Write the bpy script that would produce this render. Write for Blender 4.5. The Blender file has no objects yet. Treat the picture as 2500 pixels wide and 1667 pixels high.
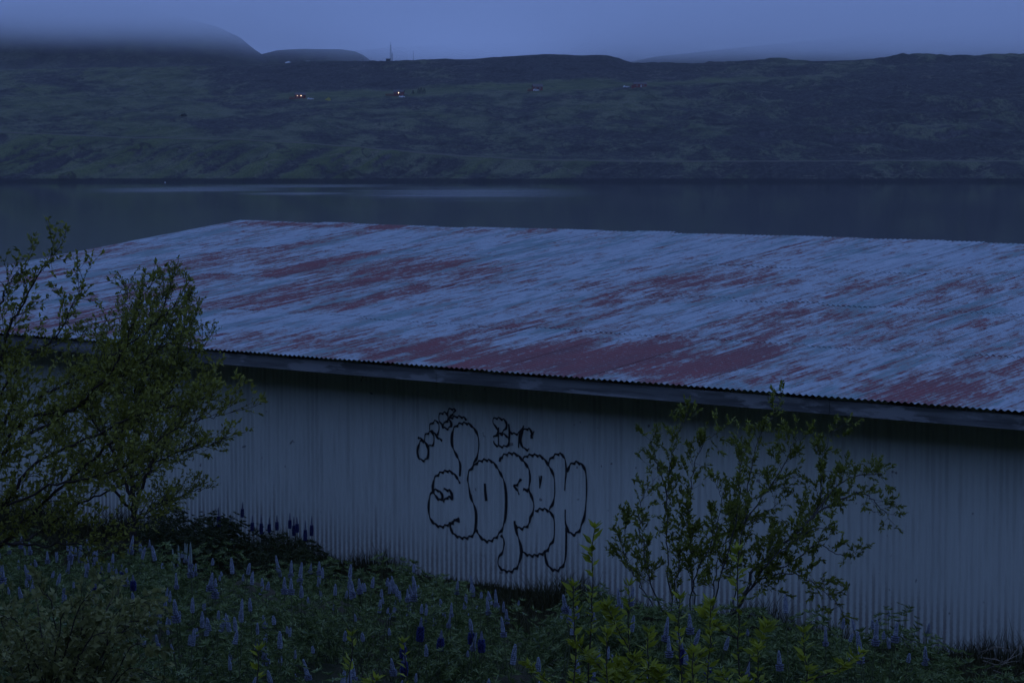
import bpy, math, random
import numpy as np
from mathutils import Vector, Matrix

# ------------------------------------------------------------------ camera
scene = bpy.context.scene
F, CX, CY = 6085.0, 1250.0, 833.5          # focal length and centre, in photo pixels
HZ = 355.0                                  # row of the true horizon
CAM = np.array([0.0, 0.0, 4.94])
PITCH = math.atan((CY - HZ) / F)
cd = bpy.data.cameras.new('camera')
cam = bpy.data.objects.new('camera', cd)
scene.collection.objects.link(cam)
cam.location = CAM
cam.rotation_euler = (math.pi / 2 - PITCH, 0, 0)
cd.sensor_fit = 'HORIZONTAL'
cd.sensor_width = 36.0
cd.lens = 36.0 * F / 2500.0
cd.clip_start = 0.1
cd.clip_end = 30000.0
scene.camera = cam

# ------------------------------------------------------------------ sky, sun, exposure
world = bpy.data.worlds.new('World')
scene.world = world
world.use_nodes = True
wn, wl = world.node_tree.nodes, world.node_tree.links
wn.clear()
SUN_EL, SUN_AZ = math.radians(8), math.radians(200)
sky = wn.new('ShaderNodeTexSky')
sky.sky_type = 'NISHITA'
sky.sun_disc = False
sky.sun_elevation = SUN_EL
sky.sun_rotation = SUN_AZ
sky.air_density = 1.0
sky.dust_density = 0.4
sky.ozone_density = 4.0
wmix = wn.new('ShaderNodeMix'); wmix.data_type = 'RGBA'
wmix.inputs[0].default_value = 0.93            # closed cloud cover over the clear sky
wmix.inputs[7].default_value = (1.78, 2.92, 7.1, 1)
bgn = wn.new('ShaderNodeBackground')
bgn.inputs[1].default_value = 0.1
wo = wn.new('ShaderNodeOutputWorld')
wl.new(sky.outputs[0], wmix.inputs[6])
wl.new(wmix.outputs[2], bgn.inputs[0])
wl.new(bgn.outputs[0], wo.inputs[0])
sd = bpy.data.lights.new('sun', 'SUN')
sd.energy = 0.02
sd.angle = math.radians(60)
sd.color = (1.0, 0.93, 0.86)
sun = bpy.data.objects.new('sun', sd)
scene.collection.objects.link(sun)
sun.rotation_euler = (math.radians(90) - math.radians(55), 0, math.radians(-20))
vs = scene.view_settings
vs.view_transform = 'Standard'
vs.look = 'None'
vs.exposure = 0.0
vs.gamma = 1.0
vs.use_curve_mapping = False
scene.cycles.volume_bounces = 10
scene.cycles.volume_step_rate = 3.0
scene.cycles.max_bounces = 14
scene.cycles.diffuse_bounces = 3
scene.cycles.glossy_bounces = 3
scene.cycles.transmission_bounces = 3
scene.cycles.transparent_max_bounces = 16

random.seed(7)
rng = np.random.default_rng(11)
COL = scene.collection

# ------------------------------------------------------------------ helpers
cp, sp = math.cos(PITCH), math.sin(PITCH)
FW = np.array([0, cp, -sp]); UP = np.array([0, sp, cp])

def P(x, y, Y):
    """photo pixel (x, y) at world depth Y -> point"""
    d = FW * F + np.array([1.0, 0, 0]) * (x - CX) + UP * (CY - y)
    return CAM + d * (Y / d[1])

def project(p):
    q = np.asarray(p, float) - CAM
    w = q @ FW
    return CX + F * q[..., 0] / w, CY - F * (q @ UP) / w

def link(o, parent=None):
    COL.objects.link(o)
    if parent is not None:
        o.parent = parent
    return o

def mesh_np(name, verts, faces, mat=None, smooth=False):
    """faces: (n,3) or (n,4) array, or a list of such arrays"""
    me = bpy.data.meshes.new(name)
    verts = np.asarray(verts, np.float32)
    if isinstance(faces, np.ndarray):
        faces = [faces]
    faces = [np.asarray(f, np.int32) for f in faces if len(f)]
    nl = sum(f.size for f in faces); nf = sum(len(f) for f in faces)
    me.vertices.add(len(verts)); me.vertices.foreach_set('co', verts.ravel())
    me.loops.add(nl); me.polygons.add(nf)
    me.loops.foreach_set('vertex_index', np.concatenate([f.ravel() for f in faces]))
    tot = np.concatenate([np.full(len(f), f.shape[1], np.int32) for f in faces])
    st = np.concatenate([[0], np.cumsum(tot)[:-1]]).astype(np.int32)
    me.polygons.foreach_set('loop_start', st)
    me.polygons.foreach_set('loop_total', tot)
    if smooth:
        me.polygons.foreach_set('use_smooth', np.ones(nf, bool))
    me.update(calc_edges=True)
    me.validate()
    if mat is not None:
        me.materials.append(mat)
    return me

def obj(name, me, parent=None, loc=None, rot=None):
    o = bpy.data.objects.new(name, me)
    link(o, parent)
    if loc is not None: o.location = loc
    if rot is not None: o.rotation_euler = rot
    return o

def empty(name, loc=(0, 0, 0), rz=0.0):
    o = bpy.data.objects.new(name, None)
    link(o)
    o.empty_display_size = 0.2
    o.location = loc
    o.rotation_euler = (0, 0, rz)
    return o

def tag(o, label=None, cat=None, group=None, kind=None):
    if label: o['label'] = label
    if cat: o['category'] = cat
    if group: o['group'] = group
    if kind: o['kind'] = kind
    return o

class MB:
    """collects plain shapes for one mesh"""
    def __init__(s): s.v, s.f = [], []
    def add(s, v, f):
        b = len(s.v); s.v += [tuple(map(float, p)) for p in v]; s.f += [tuple(i + b for i in q) for q in f]
    def box(s, a, b):
        x0, y0, z0 = a; x1, y1, z1 = b
        s.add([(x0,y0,z0),(x1,y0,z0),(x1,y1,z0),(x0,y1,z0),(x0,y0,z1),(x1,y0,z1),(x1,y1,z1),(x0,y1,z1)],
              [(0,3,2,1),(4,5,6,7),(0,1,5,4),(1,2,6,5),(2,3,7,6),(3,0,4,7)])
    def prism(s, poly, axis, a, b):
        """poly in the two other axes, extruded along axis from a to b"""
        n = len(poly)
        def mk(p, t):
            return {'x': (t, p[0], p[1]), 'y': (p[0], t, p[1]), 'z': (p[0], p[1], t)}[axis]
        v = [mk(p, a) for p in poly] + [mk(p, b) for p in poly]
        f = [tuple(range(n))[::-1], tuple(range(n, 2 * n))]
        f += [(i, (i + 1) % n, n + (i + 1) % n, n + i) for i in range(n)]
        s.add(v, f)
    def tube(s, pts, rad, n=6, cap=True):
        pts = [np.asarray(p, float) for p in pts]
        if np.isscalar(rad): rad = [rad] * len(pts)
        b = len(s.v); ref = np.array([0.31, 0.2, 0.93])
        for i, p in enumerate(pts):
            t = pts[min(i + 1, len(pts) - 1)] - pts[max(i - 1, 0)]
            t = t / (np.linalg.norm(t) + 1e-9)
            u = np.cross(t, ref); u /= np.linalg.norm(u) + 1e-9
            w = np.cross(t, u)
            for k in range(n):
                a = 2 * math.pi * k / n
                s.v.append(tuple(p + rad[i] * (math.cos(a) * u + math.sin(a) * w)))
        for i in range(len(pts) - 1):
            for k in range(n):
                a0 = b + i * n + k; a1 = b + i * n + (k + 1) % n
                s.f.append((a0, a1, a1 + n, a0 + n))
        if cap:
            s.f.append(tuple(b + k for k in range(n))[::-1])
            s.f.append(tuple(b + (len(pts) - 1) * n + k for k in range(n)))
    def mesh(s, name, mat=None, smooth=False):
        me = bpy.data.meshes.new(name)
        me.from_pydata(s.v, [], s.f)
        if smooth:
            me.polygons.foreach_set('use_smooth', [True] * len(me.polygons))
        me.update()
        if mat: me.materials.append(mat)
        return me
    def build(s, name, mat, parent=None, smooth=False, loc=None, rot=None):
        return obj(name, s.mesh(name, mat, smooth), parent, loc, rot)

# value noise in numpy
_tab = np.random.default_rng(3).random((256, 256))
def vnoise(x, y):
    xi = np.floor(x).astype(int); yi = np.floor(y).astype(int)
    fx = x - xi; fy = y - yi
    fx = fx * fx * (3 - 2 * fx); fy = fy * fy * (3 - 2 * fy)
    g = lambda i, j: _tab[i & 255, j & 255]
    return (g(xi, yi) * (1 - fx) + g(xi + 1, yi) * fx) * (1 - fy) + (g(xi, yi + 1) * (1 - fx) + g(xi + 1, yi + 1) * fx) * fy
def fbm(x, y, o=4):
    s, a, t = 0.0, 1.0, 0.0
    for k in range(o):
        s = s + a * vnoise(x * 2 ** k + 17.3 * k, y * 2 ** k + 5.1 * k); t += a; a *= 0.5
    return s / t - 0.5

# ------------------------------------------------------------------ material helpers
class NT:
    def __init__(s, name):
        s.m = bpy.data.materials.new(name); s.m.use_nodes = True
        s.t = s.m.node_tree; s.t.nodes.clear()
        s.out = s.t.nodes.new('ShaderNodeOutputMaterial')
    def n(s, typ, **kw):
        nd = s.t.nodes.new(typ)
        for k, v in kw.items(): setattr(nd, k, v)
        return nd
    def l(s, a, b): s.t.links.new(a, b)
    def set(s, sock, v):
        if isinstance(v, bpy.types.NodeSocket): s.l(v, sock)
        elif isinstance(v, (tuple, list)) and len(v) == 3 and sock.type == 'RGBA': sock.default_value = (*v, 1)
        else: sock.default_value = v
    def math(s, op, a, b=0.0, c=None, clamp=False):
        nd = s.n('ShaderNodeMath', operation=op); nd.use_clamp = clamp
        s.set(nd.inputs[0], a); s.set(nd.inputs[1], b)
        if c is not None: s.set(nd.inputs[2], c)
        return nd.outputs[0]
    def mix(s, fac, a, b):
        nd = s.n('ShaderNodeMix', data_type='RGBA')
        s.set(nd.inputs[0], fac); s.set(nd.inputs[6], a); s.set(nd.inputs[7], b)
        return nd.outputs[2]
    def noise(s, vec, scale, detail=4, rough=0.55, stretch=None, seed=None):
        if stretch is not None or seed is not None:
            mp = s.n('ShaderNodeMapping'); s.l(vec, mp.inputs[0])
            if stretch is not None: mp.inputs['Scale'].default_value = stretch
            if seed is not None: mp.inputs['Location'].default_value = (seed, seed * 1.7, seed * 0.6)
            vec = mp.outputs[0]
        nd = s.n('ShaderNodeTexNoise'); s.l(vec, nd.inputs['Vector'])
        nd.inputs['Scale'].default_value = scale; nd.inputs['Detail'].default_value = detail
        nd.inputs['Roughness'].default_value = rough
        return nd.outputs['Fac']
    def ramp(s, f, lo, hi):
        nd = s.n('ShaderNodeMapRange'); s.set(nd.inputs[0], f)
        s.set(nd.inputs[1], lo); s.set(nd.inputs[2], hi)
        nd.clamp = True
        nd.interpolation_type = 'SMOOTHSTEP'
        return nd.outputs[0]
    def coords(s, ref=None, which='Object'):
        nd = s.n('ShaderNodeTexCoord')
        if ref is not None: nd.object = ref
        return nd.outputs[which]
    def sep(s, v):
        nd = s.n('ShaderNodeSeparateXYZ'); s.l(v, nd.inputs[0]); return nd.outputs
    def bump(s, h, strength=0.3, dist=0.01):
        nd = s.n('ShaderNodeBump'); s.l(h, nd.inputs['Height'])
        nd.inputs['Strength'].default_value = strength; nd.inputs['Distance'].default_value = dist
        return nd.outputs[0]
    def bsdf(s, color, rough=0.7, spec=0.3, normal=None, metallic=0.0):
        b = s.n('ShaderNodeBsdfPrincipled')
        s.set(b.inputs['Base Color'], color); s.set(b.inputs['Roughness'], rough)
        s.set(b.inputs['Specular IOR Level'], spec); s.set(b.inputs['Metallic'], metallic)
        if normal is not None: s.l(normal, b.inputs['Normal'])
        s.l(b.outputs[0], s.out.inputs[0])
        return b

def plain(name, col, rough=0.7, spec=0.3, var=0.25, scale=3.0, metallic=0.0):
    t = NT(name)
    nz = t.noise(t.coords(), scale, 5)
    dark = tuple(c * (1 - var) for c in col); lite = tuple(min(1, c * (1 + var)) for c in col)
    t.bsdf(t.mix(nz, dark, lite), rough, spec, metallic=metallic)
    return t.m

def leaf_mat(name, a, b, trans=0.35, rough=0.55, spec=0.25):
    t = NT(name)
    g = t.n('ShaderNodeNewGeometry')
    c = t.mix(g.outputs['Random Per Island'], a, b)
    p = t.n('ShaderNodeBsdfPrincipled')
    t.set(p.inputs['Base Color'], c); p.inputs['Roughness'].default_value = rough
    p.inputs['Specular IOR Level'].default_value = spec
    tr = t.n('ShaderNodeBsdfTranslucent'); t.set(tr.inputs[0], c)
    mx = t.n('ShaderNodeMixShader'); mx.inputs[0].default_value = trans
    t.l(p.outputs[0], mx.inputs[1]); t.l(tr.outputs[0], mx.inputs[2]); t.l(mx.outputs[0], t.out.inputs[0])
    return t.m

# ------------------------------------------------------------------ the shed's frame of reference
WD = 21.7                                   # distance of the wall plane from the camera
ANG = math.atan2(7187.0, F)                 # wall direction against the view axis
ES = np.array([math.sin(ANG), -math.cos(ANG), 0.0])     # along the wall, rightwards
EN = np.array([math.cos(ANG), math.sin(ANG), 0.0])      # into the building
S_LEFT = -32.6
ORG = EN * WD + ES * S_LEFT                 # left front foot of the shed
RZ = math.atan2(ES[1], ES[0])

def L2W(x, y, z): return ORG + ES * x + EN * y + np.array([0, 0, 1.0]) * z
def W2L(p):
    q = np.asarray(p, float) - ORG
    return q @ ES, q @ EN, q[..., 2]
def on_plane(px, py, t):
    """photo pixel -> shed coordinates (x, y=-t, z) on the vertical plane t in front of the wall"""
    d = FW * F + np.array([1.0, 0, 0]) * (px - CX) + UP * (CY - py)
    k = (WD - t) / (d @ EN)
    return W2L(CAM + d * k)

CORR, AMP, NW = 0.0762, 0.009, 9
SW = CORR * NW                               # cover width of a sheet
NCOL = 40
LEN = SW * NCOL
T_FASCIA, T_EDGE = 0.60, 0.66
EAVE_Z = on_plane(2300, 990, T_EDGE)[2]
FAS_BOT = on_plane(2300, 1033, T_FASCIA)[2]
ROOF_R = 9.76
def _ridge_z():
    d = FW * F + np.array([1.0, 0, 0]) * (2300 - CX) + UP * (CY - 591)
    return (CAM + d * ((WD - T_EDGE + ROOF_R) / (d @ EN)))[2]
RIDGE_Z = _ridge_z()
SLOPE = math.atan2(RIDGE_Z - EAVE_Z, ROOF_R)

# skyline of the lupin bed in the photograph and the mounds of ground that carry it
OUT_X = [-900, 0, 200, 420, 500, 620, 800, 930, 1010, 1180, 1240, 1290, 1350, 1400, 1480, 1700, 1900, 2050, 2150, 2260, 2330, 2400, 2500, 3400]
OUT_Y = [1330, 1335, 1335, 1345, 1385, 1385, 1372, 1375, 1398, 1425, 1455, 1500, 1510, 1485, 1465, 1490, 1520, 1512, 1502, 1525, 1585, 1610, 1645, 1800]
MOUND_X, MOUND_Z = [], []
for _x, _y in zip(OUT_X, OUT_Y):
    _q = on_plane(_x, _y, 3.9)
    MOUND_X.append(_q[0]); MOUND_Z.append(float(np.clip(_q[2] - 0.60 + 0.10 * min(1.0, max(0.0, (_x - 1700) / 300)), -0.1, 0.7)))
# ================================================================== SETTING
# ---- near ground
def ground_z(t, x):
    """t = distance from the wall towards the camera, x along the wall"""
    t = np.asarray(t, float); x = np.asarray(x, float)
    z = np.where(t > 2.5, 0.1 * (t - 2.5), 0.0) - 0.16 * np.clip((5.0 - t) / 3.0, 0, 1)
    z = z + np.where(t > 12, 0.0146 * (t - 12) ** 2, 0.0)
    z = np.where(t > 22, 3.33, z)
    z = z + np.minimum(np.where(t > 26, 0.5 * (t - 26), 0.0), 94.0) + np.where(t > 30, np.clip((t - 30) / 60, 0, 1) * 5.0 * fbm(x / 25.0, t / 25.0, 4), 0.0)
    b = -t
    drop = np.clip((b - 16) / 62, 0, 1)
    z = z - 18.2 * (drop * drop * (3 - 2 * drop))
    z = z + 0.22 * fbm(x * 0.45, t * 0.45, 3) * np.clip((t - 0.5) / 2, 0, 1)
    z = z + np.interp(x, MOUND_X, MOUND_Z) * np.exp(-((t - 3.9) / np.where(t < 3.9, 1.15, 3.2)) ** 2)
    # hummocks
    z = z + 0.55 * np.clip(fbm(x * 0.8 + 31, t * 0.8, 3) * 2, -0.4, 0.8) * np.clip((t - 2.6) / 1.5, 0, 1) * np.clip((13 - t) / 3, 0, 1)
    return z

def grid(xs, ys, zf, name, mat, to_world=None, smooth=True):
    X, Y = np.meshgrid(xs, ys)
    Z = zf(X, Y)
    v = np.stack([X.ravel(), Y.ravel(), Z.ravel()], 1)
    if to_world is not None: v = to_world(v)
    nx, ny = len(xs), len(ys)
    i = np.arange(nx * ny).reshape(ny, nx)
    f = np.stack([i[:-1, :-1].ravel(), i[:-1, 1:].ravel(), i[1:, 1:].ravel(), i[1:, :-1].ravel()], 1)
    return mesh_np(name, v, f, mat, smooth)

t = NT('ground_soil')
c = t.coords()
n1 = t.noise(c, 0.9, 6, 0.6); n2 = t.noise(c, 14, 6, 0.7)
col = t.mix(t.ramp(n1, 0.35, 0.65), (0.045, 0.05, 0.022), (0.07, 0.055, 0.035))
col = t.mix(t.ramp(n2, 0.4, 0.75), col, (0.03, 0.04, 0.015))
t.bsdf(col, 0.95, 0.1, t.bump(n2, 0.8, 0.05))
M_GROUND = t.m

xs = np.concatenate([np.linspace(-900, -30, 60, endpoint=False), np.linspace(-30, 60, 180, endpoint=False), np.linspace(60, 900, 60)])
ys = np.concatenate([np.linspace(-420, -26, 50, endpoint=False), np.linspace(-26, 12, 130, endpoint=False), np.linspace(12, 100, 40), np.linspace(110, 400, 6)])
def _tow(v):
    return ORG + v[:, :1] * ES + v[:, 1:2] * EN + v[:, 2:3] * np.array([0, 0, 1.0])
ground = obj('ground', grid(xs, ys, lambda X, Y: ground_z(-Y, X) , 'ground', M_GROUND, _tow))
tag(ground, kind='structure')

# ---- water
WATER_Z = -17.0
t = NT('fjord_water')
c = t.coords()
cs = t.sep(c)
# wind-ruffled patches out on the fjord
def patch(cx, cy, rx, ry):
    dx = t.math('DIVIDE', t.math('SUBTRACT', cs[0], cx), rx)
    dy = t.math('DIVIDE', t.math('SUBTRACT', cs[1], cy), ry)
    return t.math('SUBTRACT', 1.0, t.math('ADD', t.math('MULTIPLY', dx, dx), t.math('MULTIPLY', dy, dy)))
def wpt(px, py):
    d = FW * F + np.array([1.0, 0, 0]) * (px - CX) + UP * (CY - py)
    k = (WATER_Z - CAM[2]) / d[2]
    return CAM + d * k
pats = []
for (x0, x1, y0, y1) in ((190, 720, 455, 472), (820, 1480, 455, 490), (480, 1000, 450, 458), (560, 900, 468, 478)):
    a = wpt((x0 + x1) / 2, y0); b = wpt((x0 + x1) / 2, y1); l = wpt(x0, (y0 + y1) / 2); r = wpt(x1, (y0 + y1) / 2)
    pats.append(patch((l[0] + r[0]) / 2, (a[1] + b[1]) / 2, (r[0] - l[0]) / 2 * 1.15, (a[1] - b[1]) / 2 * 1.2))
m = pats[0]
for q in pats[1:]: m = t.math('MAXIMUM', m, q)
streak = t.noise(c, 0.05, 5, 0.65, stretch=(0.12, 1.0, 1.0))
m = t.math('ADD', m, t.math('MULTIPLY', t.math('SUBTRACT', streak, 0.5), 3.2))
mask = t.math('MULTIPLY', t.ramp(m, -0.1, 1.5), 0.55)
near = t.noise(c, 0.02, 3, 0.5, stretch=(0.5, 1, 1), seed=4.0)
w1 = t.noise(c, 0.55, 3, 0.6, stretch=(0.6, 1.0, 1.0))
w2 = t.noise(c, 2.2, 3, 0.6, stretch=(0.7, 1.0, 1.0), seed=2.0)
h = t.math('ADD', w1, t.math('MULTIPLY', w2, 0.3))
bm = t.n('ShaderNodeBump'); t.l(h, bm.inputs['Height'])
bm.inputs['Distance'].default_value = 1.0
t.l(t.math('ADD', 0.0015, t.math('MULTIPLY', mask, 0.05)), bm.inputs['Strength'])
t.bsdf((0.003, 0.016, 0.018), t.math('ADD', 0.06, t.math('MULTIPLY', mask, 0.22)), 0.5, bm.outputs[0]).inputs['IOR'].default_value = 1.333
M_WATER = t.m
water = obj('fjord_water', grid(np.linspace(-6000, 6000, 13), np.array([-400.0, 30.0, 200.0, 800.0, 1600.0, 3000.0]), lambda X, Y: X * 0 + WATER_Z, 'fjord_water', M_WATER))
tag(water, kind='structure')

# ---- far hillside, as a height field over (column, distance)
def zat(y, d): return CAM[2] + (HZ - y) / F * d
UC = np.array([-1400, -400, 0, 320, 585, 640, 690, 744, 800, 903, 1063, 1200, 1329, 1480, 1515, 1545, 1594, 1700, 1900, 2100, 2250, 2400, 2500, 3000, 3900], float)
def cur(pairs):
    a = np.array(pairs, float)
    return lambda u: np.interp(u, a[:, 0], a[:, 1])
y_road = cur([(-1400, 318), (0, 324), (319, 338), (585, 342), (744, 351), (903, 363), (1063, 377), (1200, 386), (1329, 392), (1594, 395), (2500, 394), (3900, 390)])
d_road = cur([(-1400, 1640), (0, 1630), (585, 1610), (1063, 1570), (1329, 1556), (2500, 1552), (3900, 1560)])
y_ter = cur([(-1400, 250), (0, 246), (400, 246), (600, 245), (730, 239), (970, 233), (1300, 219), (1550, 214), (1900, 203), (2200, 185), (2500, 178), (3900, 170)])
y_tb = cur([(-1400, 238), (0, 236), (400, 236), (600, 230), (730, 226), (970, 221), (1300, 207), (1550, 200), (1900, 194), (2200, 180), (2500, 172), (3900, 165)])
y_top = cur([(-1400, 165), (-400, 170), (0, 172), (300, 166), (600, 161), (690, 158), (735, 152), (800, 150), (950, 152.5), (1010, 152), (1150, 147.5), (1250, 141), (1320, 138), (1480, 140), (1510, 146), (1540, 157), (1700, 157), (1900, 152), (2100, 150), (2250, 147), (2400, 140), (2500, 136), (3000, 128), (3900, 120)])
us = np.linspace(-900, 3400, 900)
ds = np.concatenate([np.linspace(1485, 1700, 130, endpoint=False), np.linspace(1700, 2360, 300), np.linspace(2368, 2700, 14)])
Ug, Dg = np.meshgrid(us, ds)
def hill_height(U, D):
    lv_d = [np.full_like(U, 1480.0), 1500.0 + 10 * fbm(U * 0.004, U * 0 + 3, 4) * 2, 0, 0, 0, 0, 0, 0]
    dr = d_road(U)
    lv_d[2] = dr - 5; lv_d[3] = dr + 6
    lv_d[4] = np.full_like(U, 1980.0); lv_d[5] = np.full_like(U, 2070.0); lv_d[6] = np.full_like(U, 2330.0); lv_d[7] = np.full_like(U, 2760.0)
    zr = zat(y_road(U), dr)
    lv_z = [np.full_like(U, -20.0), np.full_like(U, -16.2), zr, zr + 0.05, zat(y_ter(U), 1980), zat(y_tb(U), 2070), zat(y_top(U), 2330), zat(y_top(U), 2330) - 16]
    z = lv_z[0].copy()
    for k in range(7):
        f = np.clip((D - lv_d[k]) / (lv_d[k + 1] - lv_d[k]), 0, 1)
        if k in (4, 5): f = f * f * (3 - 2 * f) * 0.5 + f * 0.5
        if k == 5: f = np.minimum(1, f ** 0.8)
        z = np.where(D >= lv_d[k], lv_z[k] + (lv_z[k + 1] - lv_z[k]) * f, z)
    X = (U - CX) / F * D
    # relief, kept off the road, the crest and the shore
    keep = np.clip((D - 1505) / 25, 0, 1) * np.clip(np.abs(D - dr) / 40 - 0.25, 0, 1) * np.clip((2330 - D) / 60, 0.12, 1)
    terr = np.exp(-((D - 2020) / 45.0) ** 2) * np.clip((U - 560) / 120, 0, 1) * np.clip((1950 - U) / 150, 0, 1)
    keep = keep * (1 - 0.85 * terr)
    right = np.clip((U - 1200) / 800, 0.25, 1)
    r = 9 * fbm(X / 150, D / 160, 5) + 6.5 * fbm(X / 34 + 9, D / 60, 5) * (0.6 + right) + 3.0 * fbm(X / 9 + 5, D / 14, 3)
    # benches and outcrops: stepped ridges across the slope
    q = z / 9.0 + 1.6 * fbm(X / 110 + 40, D / 110, 3)
    st = np.floor(q) + np.clip((q - np.floor(q)) * 3.2 - 1.1, 0, 1) - q
    amp = np.clip(fbm(X / 130 + 70, D / 90 + 20, 3) * 5 + 0.5, 0, 1)
    r = r + 6.0 * st * right * amp
    # slanting gullies on the bank under the road
    bank = np.clip((dr - D) / 20, 0, 1) * np.clip((D - 1500) / 10, 0, 1)
    g = fbm((X - (D - 1500) * 0.42) / 13, D / 260 + 3, 4)
    z = z + r * keep + bank * (6.5 * g)
    # crisp rocky shore
    z = z + np.exp(-((D - 1508) / 9.0) ** 2) * (2.4 * fbm(X / 9, D / 9, 3) + 0.8)
    z = z + np.clip(2330 - D, 0, 1) * 0 + 0.9 * fbm(X / 8, D / 8, 3) * np.clip(keep + 0.15, 0, 1)
    return z
Zg = hill_height(Ug, Dg)
# smooth once along the distance so that the profile has no creases
Vh = np.stack([((Ug - CX) / F * Dg).ravel(), Dg.ravel(), Zg.ravel()], 1)
nx, ny = len(us), len(ds)
ii = np.arange(nx * ny).reshape(ny, nx)
Fh = np.stack([ii[:-1, :-1].ravel(), ii[:-1, 1:].ravel(), ii[1:, 1:].ravel(), ii[1:, :-1].ravel()], 1)

def heath_mat(name, tint=1.0):
    t = NT(name)
    c = t.coords()
    g = t.n('ShaderNodeNewGeometry')
    nz = t.sep(g.outputs['Normal'])[2]
    big = t.noise(c, 0.011, 5, 0.6, stretch=(1, 0.55, 0.8))
    mid = t.noise(c, 0.05, 6, 0.65, stretch=(1.0, 0.5, 0.8), seed=3.0)
    fine = t.noise(c, 0.35, 6, 0.7, stretch=(1, 0.5, 0.8), seed=8.0)
    zz = t.sep(c)[2]
    veg_shade = t.n('ShaderNodeAttribute'); veg_shade.attribute_name = 'veg_shade'
    veg_shade = veg_shade.outputs['Fac']
    grass = t.mix(t.ramp(mid, 0.38, 0.62), (0.044 * tint, 0.054 * tint, 0.032 * tint), (0.115 * tint, 0.124 * tint, 0.072 * tint))
    lush = t.mix(t.ramp(mid, 0.3, 0.7), (0.052 * tint, 0.068 * tint, 0.025 * tint), (0.105 * tint, 0.125 * tint, 0.046 * tint))
    grass = t.mix(t.math('MAXIMUM', veg_shade, 0.0), grass, lush)
    heath = t.mix(t.ramp(fine, 0.35, 0.7), (0.018 * tint, 0.019 * tint, 0.020 * tint), (0.065 * tint, 0.062 * tint, 0.056 * tint))
    fsum = t.math('ADD', t.math('ADD', t.math('MULTIPLY', big, 0.6), t.math('MULTIPLY', mid, 0.4)), t.math('MULTIPLY', t.math('SUBTRACT', fine, 0.5), 0.35))
    fsum = t.math('ADD', fsum, t.math('MULTIPLY', veg_shade, 0.14))
    f = t.ramp(fsum, 0.45, 0.56)
    base = t.mix(f, heath, grass)
    # dry stream beds and pale sheep tracks wandering over the slope
    wl1 = t.noise(c, 0.012, 4, 0.5, stretch=(1, 0.8, 0.8), seed=31.0); wl2 = t.noise(c, 0.017, 4, 0.5, stretch=(0.7, 1.0, 0.8), seed=37.0)
    bed = t.ramp(t.math('ABSOLUTE', t.math('SUBTRACT', wl1, 0.47)), 0.012, 0.002)
    trk = t.ramp(t.math('ABSOLUTE', t.math('SUBTRACT', wl2, 0.53)), 0.006, 0.001)
    base = t.mix(t.math('MULTIPLY', bed, 0.75), base, (0.012 * tint, 0.012 * tint, 0.013 * tint))
    base = t.mix(t.math('MULTIPLY', trk, 0.55), base, (0.17 * tint, 0.155 * tint, 0.11 * tint))
    tuft = t.noise(c, 0.9, 5, 0.75, stretch=(1, 0.35, 0.6), seed=12.0)
    base = t.mix(t.ramp(tuft, 0.56, 0.40), base, t.mix(0.38, base, (0.008, 0.009, 0.010)))
    rockc = t.mix(t.ramp(fine, 0.3, 0.75), (0.018, 0.018, 0.022), (0.11, 0.10, 0.10))
    steep = t.ramp(t.math('ADD', nz, t.math('MULTIPLY', t.math('SUBTRACT', fine, 0.5), 0.28)), 0.93, 0.80)
    base = t.mix(steep, base, rockc)
    wet = t.ramp(t.math('ADD', zz, t.math('MULTIPLY', t.math('SUBTRACT', fine, 0.5), 1.5)), -14.6, -15.3)
    base = t.mix(t.math('MULTIPLY', wet, 0.9), base, (0.008, 0.008, 0.010))
    t.bsdf(base, 0.95, 0.1, t.bump(fine, 0.9, 1.2))
    return t.m
M_HEATH = heath_mat('heath', 1.0)
hm = mesh_np('hillside', Vh, Fh, M_HEATH, True)
# what grows where, with painted relief shade added: lush hay terrace by the cabins, dark scrub on the bluff above it
_tr = np.exp(-((Dg - 2025) / 50.0) ** 4) * np.clip((Ug - 640) / 100, 0, 1) * np.clip((1950 - Ug) / 200, 0, 1)
_bl = np.clip((Dg - 2085) / 25, 0, 1) * np.clip((2320 - Dg) / 30, 0, 1) * np.clip((Ug - 420) / 200, 0, 1) * np.clip((1800 - Ug) / 300, 0, 1)
_rd = np.exp(-((Dg - d_road(Ug) - 2) / 12.0) ** 2) * 0.8
_bk = np.clip((d_road(Ug) - Dg) / 10, 0, 1) * np.clip((1700 - Ug) / 500, 0, 1) * 0.35
_lf = np.clip((700 - Ug) / 300, 0, 1) * 0.3 * (Dg > d_road(Ug))
_rt = np.clip((Ug - 1500) / 500, 0, 1) * -0.35
_Xg = (Ug - CX) / F * Dg
_relief_shade = np.clip((d_road(Ug) - Dg) / 12, 0, 1) * fbm((_Xg - (Dg - 1500) * 0.42) / 13, Dg / 260 + 3, 4) * 4.0 * np.clip((1900 - Ug) / 500, 0.3, 1)  # shade of the slanting gullies painted into the bank's colour
_relief_shade = _relief_shade + (Dg > d_road(Ug) + 8) * (1.0 * fbm(_Xg / 34 + 9, Dg / 60, 5) + 1.2 * fbm((_Xg + 0.5 * Dg) / 60, Dg / 200, 4))  # relief shading by colour: hollows darker, ridges paler
_veg_shade = np.clip(_relief_shade + 1.2 * _tr - 0.8 * _bl + _rd + _bk + _lf + _rt, -1, 1)
_a = hm.attributes.new('veg_shade', 'FLOAT', 'POINT'); _a.data.foreach_set('value', _veg_shade.ravel().astype(np.float32))
hillside = obj('hillside', hm)
tag(hillside, kind='structure')

def hill_z(u, d):
    return float(hill_height(np.array([[float(u)]]), np.array([[float(d)]]))[0, 0])

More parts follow.
